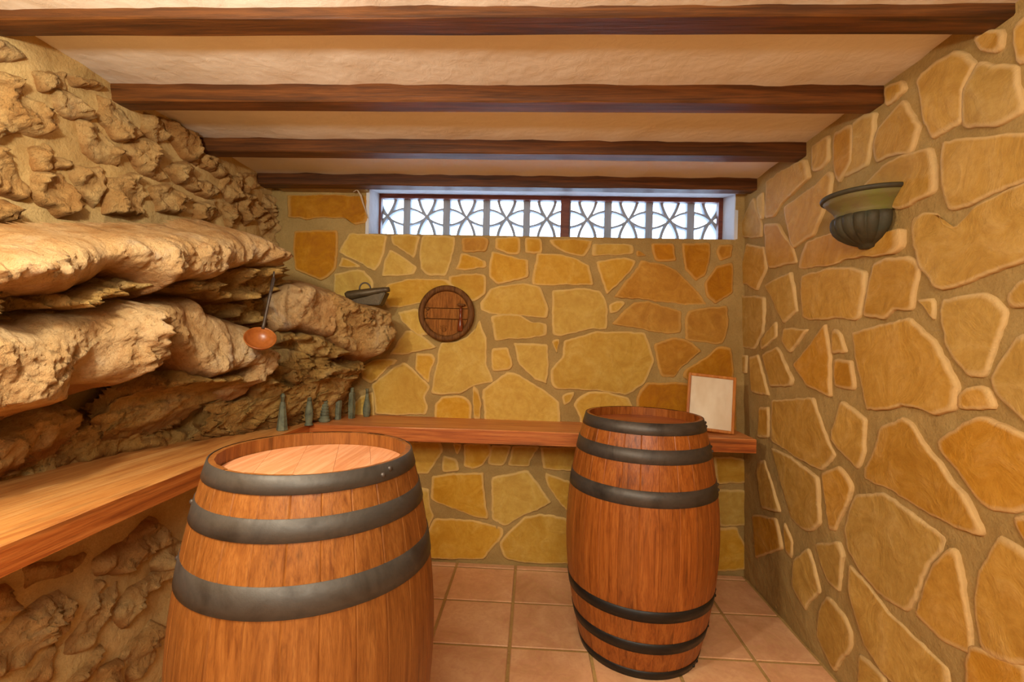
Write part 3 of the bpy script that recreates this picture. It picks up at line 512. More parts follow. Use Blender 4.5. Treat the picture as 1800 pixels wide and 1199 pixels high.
k = len(v); v += vv; f += [tuple(k + t for t in q) for q in ff]
slab(v, f, (-1.8, -1.9, -.1), (-1.32, 2.72, .735)); slab(v, f, (-1.8, -1.9, .735), (-1.55, 2.72, 2.2))
wall_left = structure('wall_left', v, f, 'mortar_l', 'left wall of rough rubble stones set in sandy mortar')
v, f = [], []; slab(v, f, (-1.8, -2.0, -.1), (1.45, -1.88, 2.2))
structure('wall_front', v, f, 'plaster', 'plain plastered wall behind the viewpoint', False)
vv, ff = grid_surface('', lambda a, b, n: (a, b, ZC + n), -1.8, 1.45, 1.22, YB, .05, None, amp=.006, seed=3)
v, f = list(vv), [q[::-1] for q in ff]
vv, ff = grid_surface('', lambda a, b, n: (a, b, 2.112 + n), -1.8, 1.45, -1.9, 1.22, .06, None, amp=.006, seed=4)
k = len(v); v += vv; f += [tuple(k + t for t in q[::-1]) for q in ff]
slab(v, f, (-1.8, 1.215, ZC + .02), (1.45, 2.98, 2.3)); slab(v, f, (-1.8, -1.9, 2.125), (1.45, 1.215, 2.3))
structure('ceiling', v, f, 'plaster', 'cream plastered ceiling between dark beams')
v, f = [], []; slab(v, f, (-1.8, -1.9, -.1), (1.45, 2.98, -.006))
floor = structure('floor', v, f, 'grout', 'terracotta tiled floor with pale grout', False)

# floor tiles, one object each, sharing mesh data where whole
S = .33; G = .0065
def tile_mesh(w, d):
    bm = bmesh.new(); box(bm, (-w / 2, -d / 2, -.006), (w / 2, d / 2, 0), .003); me = bpy.data.meshes.new('floor_tile')
    bmesh.ops.recalc_face_normals(bm, faces=bm.faces); bm.to_mesh(me); bm.free(); me.materials.append(M['tile']); return me
whole = tile_mesh(S - 2 * G, S - 2 * G)
for i in range(-3, 6):
    for j in range(-1, 14):
        x0, x1 = -.393 + i * S, -.393 + (i + 1) * S; y1, y0 = 2.590 - j * S, 2.590 - (j + 1) * S
        x0, x1, y0, y1 = max(x0, -1.305), min(x1, 1.19), max(y0, -1.88), min(y1, 2.645)
        if x1 - x0 < .03 or y1 - y0 < .03: continue
        me = whole if abs(x1 - x0 - S) < 1e-4 and abs(y1 - y0 - S) < 1e-4 else tile_mesh(x1 - x0 - 2 * G, y1 - y0 - 2 * G)
        o = bpy.data.objects.new('floor_tile', me); C.objects.link(o); o.parent = floor; o.location = ((x0 + x1) / 2, (y0 + y1) / 2, 0)

# ------------------------------------------------ flagstones
def smooth_poly(P, step=.016, jit=.0022, seed=0):
    Q = []
    n = len(P)
    for i in range(n):
        a, b = Vector(P[i]), Vector(P[(i + 1) % n]); L = (b - a).length
        c = min(.28, .006 / max(L, 1e-6))
        Q.append(a.lerp(b, c))
        k = max(1, int(L * (1 - 2 * c) / step))
        for t in range(1, k): Q.append(a.lerp(b, c + (1 - 2 * c) * t / k))
        Q.append(a.lerp(b, 1 - c))
    R = []
    for i, p in enumerate(Q):
        q = p if False else (Q[i - 1] + p * 7 + Q[(i + 1) % len(Q)]) / 9
        s = Vector((q.x * 40, q.y * 40, seed)); s2 = Vector((q.x * 11, q.y * 11, seed)); q = q + Vector((noise.noise(s2), noise.noise(s2 + Vector((4, 4, 4))))) * .006; R.append(Vector((q.x + jit * 2.2 * noise.noise(s), q.y + jit * 2.2 * noise.noise(s + Vector((9, 3, 0))))))
    return R
def flagstone(P, frame, thick, mt, parent, seed):
    R = smooth_poly(P, seed=seed); n = len(R); c = sum(R, Vector((0, 0))) / n
    # area centroid
    A = 0; cx = cy = 0
    for i in range(n):
        a, b = R[i], R[(i + 1) % n]; k = a.x * b.y - b.x * a.y; A += k; cx += (a.x + b.x) * k; cy += (a.y + b.y) * k
    if abs(A) > 1e-6: c = Vector((cx / (3 * A), cy / (3 * A)))
    size = math.sqrt(abs(A) / 2); R = [c + (p - c) * (1 + .0055 / max(.02, (p - c).length)) for p in R]
    tilt = (random.uniform(-.03, .03), random.uniform(-.03, .03)); v = []; att = []; f = []
    e = min(.2, .0025 / size * 2); e2 = min(.35, .008 / size * 2); e3 = min(.5, .017 / size * 2)
    rings = [(0, -.012, 1), (0, thick * .55, 1), (e, thick * .95, 1), (e2, thick + .0010, .7), (e3, thick + .001, 0), ((e3 + 1) / 2, thick, 0)]
    for k, d, t in rings:
        for p in R:
            q = p.lerp(c, k); h = d
            if d > 0:
                h += (q.x - c.x) * tilt[0] + (q.y - c.y) * tilt[1] + .003 * noise.fractal(Vector((q.x * 9, q.y * 9, seed)), 1, 2, 2)
                h = max(h, .002)
            v.append(frame(q.x, q.y, h)); att.append(t)
    m = len(rings)
    for r in range(m - 1):
        for i in range(n):
            j = (i + 1) % n; f.append((r * n + i, r * n + j, (r + 1) * n + j, (r + 1) * n + i))
    v.append(frame(c.x, c.y, thick)); att.append(0); k = len(v) - 1
    for i in range(n): f.append(((m - 1) * n + i, (m - 1) * n + (i + 1) % n, k))
    o = pydata('stone', v, f, M[mt], parent, True, att, recalc=True)
    return o
for i, P in enumerate(BACK_STONES): flagstone(P, lambda u, z, h: (u, YB - h, z), .008, 'flag_o' if (i in (0, 1) or P[0][0] > .5 or i == 25) and P[0][1] > .8 else 'flag', wall_back, i)
for i, P in enumerate(RIGHT_STONES): flagstone(P, lambda u, z, h: (rx(z) - h, u, z), .010, 'flag_r', wall_right, i + 100)

# ------------------------------------------------ lumpy rocks
def poly_sdf(P, X, Y):
    P = np.array(P); n = len(P); d = np.full(X.shape, 1e9); ins = np.zeros(X.shape, bool)
    for i in range(n):
        a, b = P[i], P[(i + 1) % n]; e = b - a; t = np.clip(((X - a[0]) * e[0] + (Y - a[1]) * e[1]) / (e @ e + 1e-12), 0, 1)
        d = np.minimum(d, np.hypot(X - a[0] - t * e[0], Y - a[1] - t * e[1]))
        c = ((a[1] > Y) != (b[1] > Y)) & (X < (b[0] - a[0]) * (Y - a[1]) / (b[1] - a[1] + 1e-12) + a[0]); ins ^= c
    return np.where(ins, d, -d)
rock = None
LY = [-1.9, .9, 1.243, 1.43, 1.6, 1.78, 1.96, 2.195, 2.46, 2.75]; LXS = [-1.45, -1.45, -1.47, -1.50, -1.475, -1.41, -1.30, -1.19, -1.04, -.93]
def clamp_rock(q):
    lim = float(np.interp(q[1], LY, LXS)) - .004 + max(0, q[2] - .86) * .55 + max(0, q[2] - 1.03) * 3
    if q[0] > lim:
        s = Vector((q[1] * 11, q[2] * 14 - q[1] * 3, 4.4))
        q = (lim - .012 + (q[0] - lim) * .12 + .014 * (noise.ridged_multi_fractal(s, .7, 2.1, 5, 1, 2) - 1) + .02 * (noise.cell_vector(s * .9 + Vector((noise.noise(s), noise.noise(s + Vector((3, 3, 3))), 0)))[0] - .6), q[1], q[2])
    return q
def lump(name, P, frame, bulge, rad, cell, mt, parent, seed, rough=.02, freq=7, skirt=.03, streak=1.0, facet=.5, grow=1.0, fall=3.5):
    P = np.array(P); P = P.mean(0) + (P - P.mean(0)) * grow; x0, y0 = P.min(0) - skirt - cell; x1, y1 = P.max(0) + skirt + cell
    nx = int((x1 - x0) / cell) + 2; ny = int((y1 - y0) / cell) + 2
    X, Y = np.meshgrid(x0 + np.arange(nx) * cell, y0 + np.arange(ny) * cell, indexing='ij')
    d = poly_sdf(P, X, Y); idx = -np.ones(X.shape, int); v = []; att = []; f = []
    zlo = P[:, 1].min(); zh = P[:, 1].max() - zlo + 1e-6
    for i in range(nx):
        for j in range(ny):
            dd = d[i, j]
            if dd < -skirt: continue
            x, y = X[i, j], Y[i, j]; s = Vector((x * freq, y * freq * streak, seed * 3.7))
            dd += .35 * rough * noise.noise(s * 2.2)
            t = min(max(dd / rad, 0), 1); h = bulge * (1 - (1 - t) ** 3) ** .6
            r1 = noise.hetero_terrain(s, .55, 2.2, 6, .6); r2 = noise.cell_vector(s * .8 + Vector((noise.noise(s), noise.noise(s + Vector((5, 5, 5))), 0)))[0] - .5
            k = min(1, max(0, dd / (rad * .5) + .25))
            h += rough * (r1 - .6) * k * .9 + rough * facet * r2 * k
            if streak < .7: h += .010 * noise.noise(Vector((x * 26, y * 5, seed))) * k
            if dd < 0: h += dd * fall
            q_ = frame(x, y, h)
            if parent is rock: q_ = clamp_rock(q_)
            v.append(q_); idx[i, j] = len(v) - 1
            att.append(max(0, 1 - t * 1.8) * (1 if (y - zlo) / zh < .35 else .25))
    for i in range(nx - 1):
        for j in range(ny - 1):
            q = (idx[i, j], idx[i + 1, j], idx[i + 1, j + 1], idx[i, j + 1])
            if min(q) >= 0: f.append(tuple(int(a) for a in q))
    return pydata(name, v, f, M[mt], parent, True, att, recalc=False)
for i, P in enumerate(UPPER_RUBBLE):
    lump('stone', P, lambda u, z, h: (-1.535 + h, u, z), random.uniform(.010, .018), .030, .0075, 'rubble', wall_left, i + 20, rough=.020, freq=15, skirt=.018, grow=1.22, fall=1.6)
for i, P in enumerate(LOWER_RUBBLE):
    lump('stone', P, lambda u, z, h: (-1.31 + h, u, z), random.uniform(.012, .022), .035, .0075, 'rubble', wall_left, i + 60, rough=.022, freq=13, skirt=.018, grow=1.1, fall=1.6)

rock = empty('rock_outcrop', (-1.5, 1.6, .82), 0, 'rough natural bedrock outcrop bulging from the left wall above the long shelf', 'rock')
def rel(o):   # keep world placement below a moved root
    o.matrix_parent_inverse = Matrix.Translation(rock.location).inverted(); return o
# crumbly brown rock face behind the boulders
ys = [-1.9, .8, 1.3, 1.6, 1.8, 2.0, 2.25, 2.5, 2.72]; xs = [-1.5, -1.50, -1.48, -1.46, -1.41, -1.33, -1.20, -1.05, -1.0]
xt = [-1.55, -1.55, -1.54, -1.52, -1.50, -1.46, -1.36, -1.16, -1.02]
v, f, att = [], [], []; cell = .012; y0, y1, z0, z1 = .3, 2.66, .79, 1.50; ny = int((y1 - y0) / cell); nz = int((z1 - z0) / cell)
for i in range(ny + 1):
    for j in range(nz + 1):
        y = y0 + (y1 - y0) * i / ny; z = z0 + (z1 - z0) * j / nz; t = (z - .8) / .7
        x = np.interp(y, ys, xs) * (1 - t) + np.interp(y, ys, xt) * t
        if z > 1.36: x -= (z - 1.36) * 2.2 * max(0, min(1, (y - 1.9) / .4)) + (z - 1.36) * .5
        s = Vector((y * 7, z * 9 - y * 2.2, 2.2)); w_ = Vector((noise.noise(s), noise.noise(s + Vector((7, 1, 0))), 0))
        r = noise.ridged_multi_fractal(s * .8, .9, 2.1, 5, 1.0, 2.0); c_ = noise.cell_vector(s * 1.1 + w_)[0] - .5
        h = .040 * (r - 1.1) + .035 * c_ + .012 * noise.fractal(s * 4, .8, 2, 3)
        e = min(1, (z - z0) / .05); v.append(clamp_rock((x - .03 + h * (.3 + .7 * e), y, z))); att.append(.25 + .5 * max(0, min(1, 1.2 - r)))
for i in range(ny):
    for j in range(nz):
        k = i * (nz + 1) + j; f.append((k, k + nz + 1, k + nz + 2, k + 1))
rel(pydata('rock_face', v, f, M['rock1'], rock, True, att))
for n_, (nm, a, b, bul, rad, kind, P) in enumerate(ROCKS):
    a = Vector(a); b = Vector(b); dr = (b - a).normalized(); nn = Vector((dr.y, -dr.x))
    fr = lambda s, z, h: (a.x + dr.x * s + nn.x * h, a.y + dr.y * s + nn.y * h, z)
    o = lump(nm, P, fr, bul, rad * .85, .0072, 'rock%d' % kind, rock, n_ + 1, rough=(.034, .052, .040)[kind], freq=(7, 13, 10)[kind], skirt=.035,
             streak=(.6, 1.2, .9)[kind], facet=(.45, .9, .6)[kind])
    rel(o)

# ------------------------------------------------ beams
for k in range(4):
    y = 2.507 - .4447 * k; z0 = 2.084; wd = .075
    lab = ['dark wooden ceiling beam against the back wall above the window', 'second dark ceiling beam counted from the window wall',
           'third dark ceiling beam from the window wall, in front of the bright plaster strip', 'nearest dark ceiling beam along the top edge of the view'][k]
    bm = bmesh.new(); n = 40
    rows = []
    for i in range(n + 1):
        x = -1.56 + 2.76 * i / n; w1 = .003 * noise.noise(Vector((x * 3, k * 5.1, 0))); w2 = .003 * noise.noise(Vector((x * 3, k * 5.1, 4)))
        yy = y + (.02 if k == 3 else 0)
        rows.append([bm.verts.new(p) for p in ((x, yy + w1 * .5, 2.19), (x, yy + w1, z0 + .004 + w2), (x, yy + .004 + w1, z0 + w2), (x, yy + wd - .004, z0 + w1), (x, yy + wd, z0 + .004 + w1), (x, yy + wd, 2.19))])
    for i in range(n):
        for j in range(5): bm.faces.new((rows[i][j], rows[i + 1][j], rows[i + 1][j + 1], rows[i][j + 1]))
    bm.faces.new(rows[0]); bm.faces.new(rows[-1])
    o = obj('ceiling_beam', bm, M['beam']); tag(o, lab, 'beam', 'dark ceiling beams')

# ------------------------------------------------ window: reveals, wooden frame, pierced blocks
def trim(name, a, b, label):
    o = mkbox(name, a, b, M['white']); tag(o, label, None, None, 'structure')
trim('trim_1', (WX0 - .015, YB - .006, WZ0 - .004), (WX0 + .004, 2.98, ZC), 'white painted left reveal of the high window')
trim('trim_2', (WX1 - .004, YB + .0, WZ0 - .004), (WX1 + .015, 2.98, ZC), 'white painted right reveal of the high window')
v = [(WX0, 2.575, 2.092), (1.15, 2.575, 2.092), (1.15, 2.835, 2.138), (WX0, 2.835, 2.138), (WX0, 2.575, 2.17), (1.15, 2.575, 2.17), (1.15, 2.98, 2.17), (WX0, 2.98, 2.17), (WX0, 2.98, 2.138), (1.15, 2.98, 2.138)]
f = [(0, 3, 2, 1), (0, 1, 5, 4), (3, 8, 9, 2), (4, 5, 6, 7), (8, 7, 6, 9), (0, 4, 7, 8, 3), (1, 2, 9, 6, 5)]
structure('trim_3', v, f, 'white', 'white painted sloping soffit between the last beam and the window', False)
v, f = [], []; slab(v, f, (-1.46, 2.578, 2.086), (WX0 - .002, 2.66, 2.17))
structure('trim_5', v, f, 'mortar', 'rough mortar strip behind the last beam left of the window', False)
trim('trim_4', (WX0, YB + .012, WZ0 - .012), (WX1, 2.98, WZ0 + .001), 'painted sill of the high window')
win = empty('window_1', (.07, 2.83, WZ0)); tag(win, 'long low window of pierced concrete blocks behind a wooden frame under the ceiling', None, None, 'structure')
def wpart(name, a, b, mt, bev=.003):
    o = mkbox(name, tuple(a[i] - win.location[i] for i in range(3)), tuple(b[i] - win.location[i] for i in range(3)), M[mt], win, bev); return o
wpart('frame_rail', (WX0, 2.815, 2.110), (WX1, 2.85, 2.139), 'window_wood')
wpart('frame_rail', (WX0, 2.815, WZ0), (WX1, 2.85, WZ0 + .03), 'window_wood')
wpart('frame_stile', (-.978, 2.812, WZ0), (-.945, 2.85, 2.139), 'window_wood')
wpart('frame_stile', (1.072, 2.812, WZ0), (1.098, 2.85, 2.139), 'window_wood')
wpart('frame_mullion', (.146, 2.812, WZ0), (.197, 2.85, 2.139), 'window_wood')
BW = .2465
def block_mesh():
    bm = bmesh.new(); h = BW / 2 - .0002; t = .021; d = .05
    for a, b in (((-h, 0, -h), (-h + t, d, h)), ((h - t, 0, -h), (h, d, h)), ((-h, 0, h - t * .6), (h, d, h)), ((-h, 0, -h), (h, d, -h + t * .6))): box(bm, a, b)
    def ribbon(pts, wd):
        n = len(pts); rows = []
        for i, (x, z) in enumerate(pts):
            x2, z2 = pts[min(i + 1, n - 1)]; x1, z1 = pts[max(i - 1, 0)]; L = math.hypot(x2 - x1, z2 - z1); nx, nz = -(z2 - z1) / L * wd / 2, (x2 - x1) / L * wd / 2
            rows.append([bm.verts.new((x + nx, .004, z + nz)), bm.verts.new((x - nx, .004, z - nz)), bm.verts.new((x - nx, d - .004, z - nz)), bm.verts.new((x + nx, d - .004, z + nz))])
        for i in range(n - 1):
            for j in range(4): bm.faces.new((rows[i][j], rows[i + 1][j], rows[i + 1][(j + 1) % 4], rows[i][(j + 1) % 4]))
    H = h - .004
    for s in (-1, 1):   # two upright ribs pinched together at the heart, two lying ones crossing them
        ribbon([(s * (.049 * (1 - (1 - abs(t_)) ** 1.7) + .003), t_ * H) for t_ in [i / 10 - 1 for i in range(21)]], .016)
        ribbon([(t_ * H, s * (.048 * (1 - (1 - abs(t_)) ** 1.9) + .002)) for t_ in [i / 10 - 1 for i in range(21)]], .010)
    me = bpy.data.meshes.new('pierced_block'); bmesh.ops.recalc_face_normals(bm, faces=bm.faces); bm.to_mesh(me); bm.free(); me.materials.append(M['block']); return me
bme = block_mesh()
for k in range(9):
    o = bpy.data.objects.new('pierced_block', bme); C.objects.link(o); o.parent = win
    o.location = (-.922 + k * BW - win.location[0], 2.862 - 2.83, 2.012 - WZ0)

# ------------------------------------------------ shelves
SZ = .815
def board(name, poly, z0, z1, mt, label, grp):
    n = len(poly); v = []; f = []; rings = [(z0, 0), (z1 - .004, 0), (z1, .004)]
    cx = sum(p[0] for p in poly) / n; cy = sum(p[1] for p in poly) / n
    for z, ins in rings:
        for x, y in poly:
            L = math.hypot(x - cx, y - cy); v.append((x + (cx - x) / L * ins, y + (cy - y) / L * ins, z))
    for r in range(2):
        for i in range(n): f.append((r * n + i, r * n + (i + 1) % n, (r + 1) * n + (i + 1) % n, (r + 1) * n + i))
    f.append(tuple(range(n))[::-1]); f.append(tuple(2 * n + i for i in range(n)))
    o = pydata(name, v, f, M[mt], None, False, recalc=True); tag(o, label, 'shelf', grp)
    o.data.materials.append(M['shelf_edge'])
    for p in o.data.polygons:
        if abs(p.normal.z) < .3: p.material_index = 1
    return o
board('wooden_shelf', [(-1.108, 2.306), (-.655, 2.308), (-.09, 2.321), (1.092, 2.321), (1.098, 2.66), (-1.108, 2.66)], SZ - .068, SZ, 'shelf', 'thick orange pine shelf along the back wall behind the barrels', 'pine shelf boards')
board('wooden_shelf', [(-1.6, -.6), (-1.06, -.6), (-1.070, .9), (-1.092, 1.25), (-1.108, 1.7), (-1.1085, 2.66), (-1.6, 2.66)], SZ - .068, SZ, 'shelf_l', 'long pine shelf running along the left rock wall toward the viewer', 'pine shelf boards')

# ------------------------------------------------ barrels
def barrel(loc, label, hoops, mats, rivets, lid_rot, n_st=26, H=.962):
    ms, ml, mh, mb = mats; root = empty('wine_barrel', (loc[0], loc[1], 0), 0, label, 'barrel', 'oak wine barrels')
    rad = lambda z: .313 - .073 * abs((z - H / 2) / (H / 2)) ** 1.9
    th = .024; nz = 22
    for k in range(n_st):
        a0 = 2 * PI * k / n_st; w = 2 * PI / n_st; cols = [(-.5, -.0016), (-.46, 0), (-.16, 0), (.16, 0), (.46, 0), (.5, -.0016)]; v = []; f = []; m = len(cols) + 2
        top = H + random.uniform(-.0012, .0008)
        for i in range(nz + 1):
            z = top * i / nz; r = rad(z)
            for c, dr in cols: v.append(((r + dr) * math.cos(a0 + c * w), (r + dr) * math.sin(a0 + c * w), z))
            ri = r - th + (.010 if i == nz else 0)
            for c in (.5, -.5): v.append((ri * math.cos(a0 + c * w), ri * math.sin(a0 + c * w), z - (0 if i < nz else 0)))
        for i in range(nz):
            for j in range(m): f.append((i * m + j, i * m + (j + 1) % m, (i + 1) * m + (j + 1) % m, (i + 1) * m + j))
        f.append(tuple(range(m))[::-1]); f.append(tuple(nz * m + j for j in range(m)))
        pydata('stave', v, f, M[ms], root, False, recalc=True)
    zl = H - .036; rl = rad(zl) - th - .001; nb = 5
    ca, sa = math.cos(lid_rot), math.sin(lid_rot)
    for k in range(nb):
        u0 = -rl + 2 * rl * k / nb + .0003; u1 = -rl + 2 * rl * (k + 1) / nb - .0003; pts = []
        for s in range(13):
            u = u0 + (u1 - u0) * s / 12; pts.append((u, math.sqrt(max(0, rl * rl - u * u))))
        pts += [(u, -y) for u, y in reversed(pts)]
        pts = [p for i, p in enumerate(pts) if i == 0 or math.hypot(p[0] - pts[i - 1][0], p[1] - pts[i - 1][1]) > 1e-4]
        if math.hypot(pts[0][0] - pts[-1][0], pts[0][1] - pts[-1][1]) < 1e-4: pts.pop()
        n = len(pts); v = [(x * ca - y * sa, x * sa + y * ca, z) for z in (zl - .018, zl) for x, y in pts]
        f = [tuple(range(n))[::-1], tuple(n + i for i in range(n))] + [(i, (i + 1) % n, n + (i + 1) % n, n + i) for i in range(n)]
        pydata('lid_board', v, f, M[ml], root, False, recalc=True)
    for z0, z1, mk, az in hoops:
        n = 72; v = []; f = []; t = .0022
        for i in range(n):
            a = 2 * PI * i / n; wob = .0006 * noise.noise(Vector((math.cos(a) * 3, math.sin(a) * 3, z0 * 9)))
            for r, z in ((rad(z0) + .0002, z0), (rad(z0) + t + wob, z0 + .0006), (rad((z0 + z1) / 2) + t + wob, (z0 + z1) / 2), (rad(z1) + t + wob, z1 - .0006), (rad(z1) - .001, z1)):
                v.append((r * math.cos(a), r * math.sin(a), z))
        for i in range(n):
            j = (i + 1) % n
            for q in range(4): f.append((i * 5 + q, j * 5 + q, j * 5 + q + 1, i * 5 + q + 1))
        h = pydata('hoop', v, f, M[mk], root, True, recalc=True)
        for s in (-1, 1):
            a = math.radians(az) + s * .05; z = z0 + (z1 - z0) * (.5 + s * .12); r = rad(z) + t
            rot = Matrix.Rotation(a, 4, 'Z') @ Matrix.Rotation(PI / 2, 4, 'Y')
            lathe('rivet', [(.0001, .0055), (.004, .0045), (.0062, .002), (.0065, -.001)], 10, M['rivet' if mk != 'hoop_black' else 'hoop_black'], h, (r * math.cos(a), r * math.sin(a), z), rotm=rot, close=False)
    return root
barrel((-.554, 1.197), 'large oak barrel in the left foreground with a pale lid and grey hoops',
       [(.925, .9635, 'hoop', -27), (.834, .880, 'hoop', -153), (.693, .755, 'hoop', -155), (.22, .28, 'hoop', -60), (.09, .14, 'hoop', -60), (.0, .04, 'hoop', -60)],
       ('stave', 'lid', 'hoop', 'hoop'), None, math.radians(20))
barrel((.477, 2.027), 'dark orange oak barrel standing in front of the back shelf near the right corner',
       [(.918, .963, 'hoop_r', -20), (.815, .868, 'hoop_r', -18), (.664, .722, 'hoop_r', -20), (.243, .288, 'hoop_black', -18), (.113, .157, 'hoop_black', -17), (.0, .036, 'hoop_black', -40)],
       ('stave_r', 'lid_r', 'hoop_r', 'hoop_black'), None, math.radians(80))

# ------------------------------------------------ small verdigris bottles on the shelf
def bottle(name, x, y, prof, n, label, tw=0, rings=None):
    e = empty(name, (x, y, SZ), tw, label, 'bottle', 'verdigris bottles in a row on the shelf')
    k = rings
    lathe('bottle_body', prof[:k + 1], n, M['verdigris'], e, smooth=n > 10)
    lathe('bottle_neck', prof[k:], 16, M['verdigris'], e)
bottle('small_bottle', -1.153, 2.13, [(.022, 0), (.025, .003), (.024, .012), (.0115, .128), (.009, .134), (.0085, .155), (.0105, .158), (.0105, .162), (.008, .165), (.006, .172)], 6, 'tall tapering cone-shaped green-grey bottle, leftmost of the row', .3, rings=4)
bottle('small_bottle', -1.099, 2.28, [(.021, 0), (.021, .004), (.015, .012), (.018, .03), (.0195, .05), (.018, .075), (.013, .105), (.0105, .12), (.0095, .15), (.0105, .153)], 20, 'slim green-grey bottle with flared foot and long neck, second from the left', 0, rings=7)
pr = [(.026, 0)]
for i, r in enumerate([.028, .0235, .022, .0205, .0185, .0165, .0145, .013]): z = .004 + i * .0155; pr += [(r, z), (r + .0005, z + .005), (r, z + .010), (r - .005, z + .0125)]
pr += [(.0075, .131), (.0065, .135), (.0065, .160), (.008, .162)]
bottle('small_bottle', -1.067, 2.385, pr, 20, 'green-grey bottle with a body of stacked rings', 0, rings=len(pr) - 4)
bottle('small_bottle', -1.031, 2.465, [(.016, 0), (.0165, .003), (.0165, .03), (.019, .09), (.0175, .098), (.009, .125), (.007, .14), (.007, .158), (.0105, .164), (.0105, .168)], 6, 'faceted green-grey bottle with sloping shoulders, right of the ringed one', .2, rings=5)
bottle('small_bottle', -.976, 2.515, [(.017, 0), (.0175, .003), (.019, .06), (.0165, .135), (.0105, .143), (.0095, .146), (.0095, .165), (.0105, .168)], 4, 'square-bodied green-grey bottle with short neck, second from the right', .6, rings=4)
bottle('small_bottle', -.918, 2.585, [(.015, 0), (.017, .002), (.021, .02), (.0215, .045), (.016, .08), (.010, .105), (.008, .13), (.008, .148), (.010, .152), (.010, .156)], 20, 'pear-shaped green-grey bottle, rightmost of the row, beside the golden wall', 0, rings=6)

# ------------------------------------------------ picture frame leaning on the shelf
fr = empty('picture_frame', (1.022, 2.405, SZ + .004), 0, 'small light wood picture frame leaning at the right end of the back shelf', 'picture')
fr.rotation_euler = (math.radians(-13), math.radians(4.5), math.radians(-8))
W_, H_, T_ = .236, .292, .015
mkbox('frame_side', (-W_, 0, 0), (-W_ + T_, .016, H_), M['frame'], fr, .003); mkbox('frame_side', (-T_, 0, 0), (0, .016, H_), M['frame'], fr, .003)
mkbox('frame_side', (-W_ + T_, 0, 0), (-T_, .016, T_), M['frame'], fr, .003); mkbox('frame_side', (-W_ + T_, 0, H_ - T_), (-T_, .016, H_), M['frame'], fr, .003)
def m_print():
    m, nt, b = mat('faded_print', .25, .5)
    v = coords(nt, (1, 1, .5)); n1 = noi(nt, v, 9, 4, .6)
    nt.links.new(ramp(nt, n1, [(.3, (222, 190, 154)), (.6, (238, 214, 184)), (.8, (244, 228, 204))]), b.inputs['Base Color']); return m
mkbox('print', (-W_ + T_ * .7, .008, T_ * .7), (-T_ * .7, .012, H_ - T_ * .7), m_print(), fr)
gm, gnt, gb = mat('frame_glass', .03, .5); gnt.nodes.remove(gb); o_ = gnt.nodes['Material Output']
tr = nd(gnt, 'ShaderNodeBsdfTransparent'); gl = nd(gnt, 'ShaderNodeBsdfGlossy'); gl.inputs['Roughness'].default_value = .04; mx = nd(gnt, 'ShaderNodeMixShader')
fz = nd(gnt, 'ShaderNodeFresnel'); fz.inputs[0].default_value = 1.5
gnt.links.new(fz.outputs[0], mx.inputs[0]); gnt.links.new(tr.outputs[0], mx.inputs[1]); gnt.links.new(gl.outputs[0], mx.inputs[2]); gnt.links.new(mx.outputs[0], o_.inputs[0])
g = mkbox('glass_pane', (-W_ + T_ * .8, .005, T_ * .8), (-T_ * .8, .0065, H_ - T_ * .8), gm, fr)

# ------------------------------------------------ round barrel-head plaque
pq = empty('round_plaque', (-.4905, 2.632, 1.405), 0, 'round dark wooden barrel-head plaque with a tap hung on the back wall', 'plaque')
RX = Matrix.Rotation(PI / 2, 4, 'X')   # local z axis points toward the viewer
lathe('rim', [(.125, -.006), (.125, .022), (.129, .030), (.137, .034), (.150, .033), (.157, .026), (.158, .0), (.156, -.006), (.125, -.006)], 64, M['plaque'], pq, rotm=RX, close=False)
def disc_strip(name, z0, z1, r, d0, d1, mt):
    pts = []
    N = 16
    for i in range(N + 1):
        z = z0 + (z1 - z0) * i / N; pts.append((math.sqrt(max(0, r * r - z * z)), z))
    pts += [(-x, z) for x, z in reversed(pts)]
    pts = [p for i, p in enumerate(pts) if i == 0 or math.hypot(p[0] - pts[i - 1][0], p[1] - pts[i - 1][1]) > 1e-4]
    n = len(pts); v = [(x, -d, z) for d in (d0, d1) for x, z in pts]
    f = [tuple(range(n)), tuple(n + i for i in range(n))[::-1]] + [(i, (i + 1) % n, n + (i + 1) % n, n + i) for i in range(n)]
    return pydata(name, v, f, M[mt], pq, False, recalc=True)
disc_strip('board', .030, .1245, .1255, 0, .012, 'plaque2'); disc_strip('board', -.030, .026, .1255, 0, .0155, 'plaque2'); disc_strip('board', -.1245, -.034, .1255, 0, .012, 'plaque2')
tp = lathe('tap_handle', [(.0001, -.100), (.013, -.100), (.0165, -.094), (.0155, -.062), (.0125, -.038), (.011, -.032), (.009, -.028), (.0085, .012), (.010, .016), (.009, .026), (.006, .03), (.006, .045), (.0001, .05)], 16, M['red_wood'], pq, (.083, -.030, 0), close=False)
tube('tap_key', [(.062, -.030, .048), (.072, -.030, .050), (.085, -.032, .047), (.098, -.030, .048), (.108, -.030, .049)], [.005, .0055, .0075, .006, .004], M['plaque'], pq)
tube('tap_stem', [(.083, -.008, .022), (.083, -.034, .022)], .006, M['plaque'], pq)
bm = bmesh.new(); bmesh.ops.create_uvsphere(bm, u_segments=12, v_segments=8, radius=.010); bmesh.ops.translate(bm, vec=(-.105, -.020, .023), verts=bm.verts); obj('peg', bm, M['plaque'], pq, True)
for i in range(4):
    bm = bmesh.new(); bmesh.ops.create_uvsphere(bm, u_segments=8, v_segments=6, radius=.0045); bmesh.ops.translate(bm, vec=(-.112 + .004 * (i % 2), -.016, .008 - i * .011), verts=bm.verts); obj('carved_bead', bm, M['plaque'], pq, True)
lathe('carved_shell', [(.0001, .0165), (.010, .0155), (.014, .013), (.0145, .010)], 20, M['plaque2'], pq, (-.012, 0, -.092), rotm=RX, close=False)
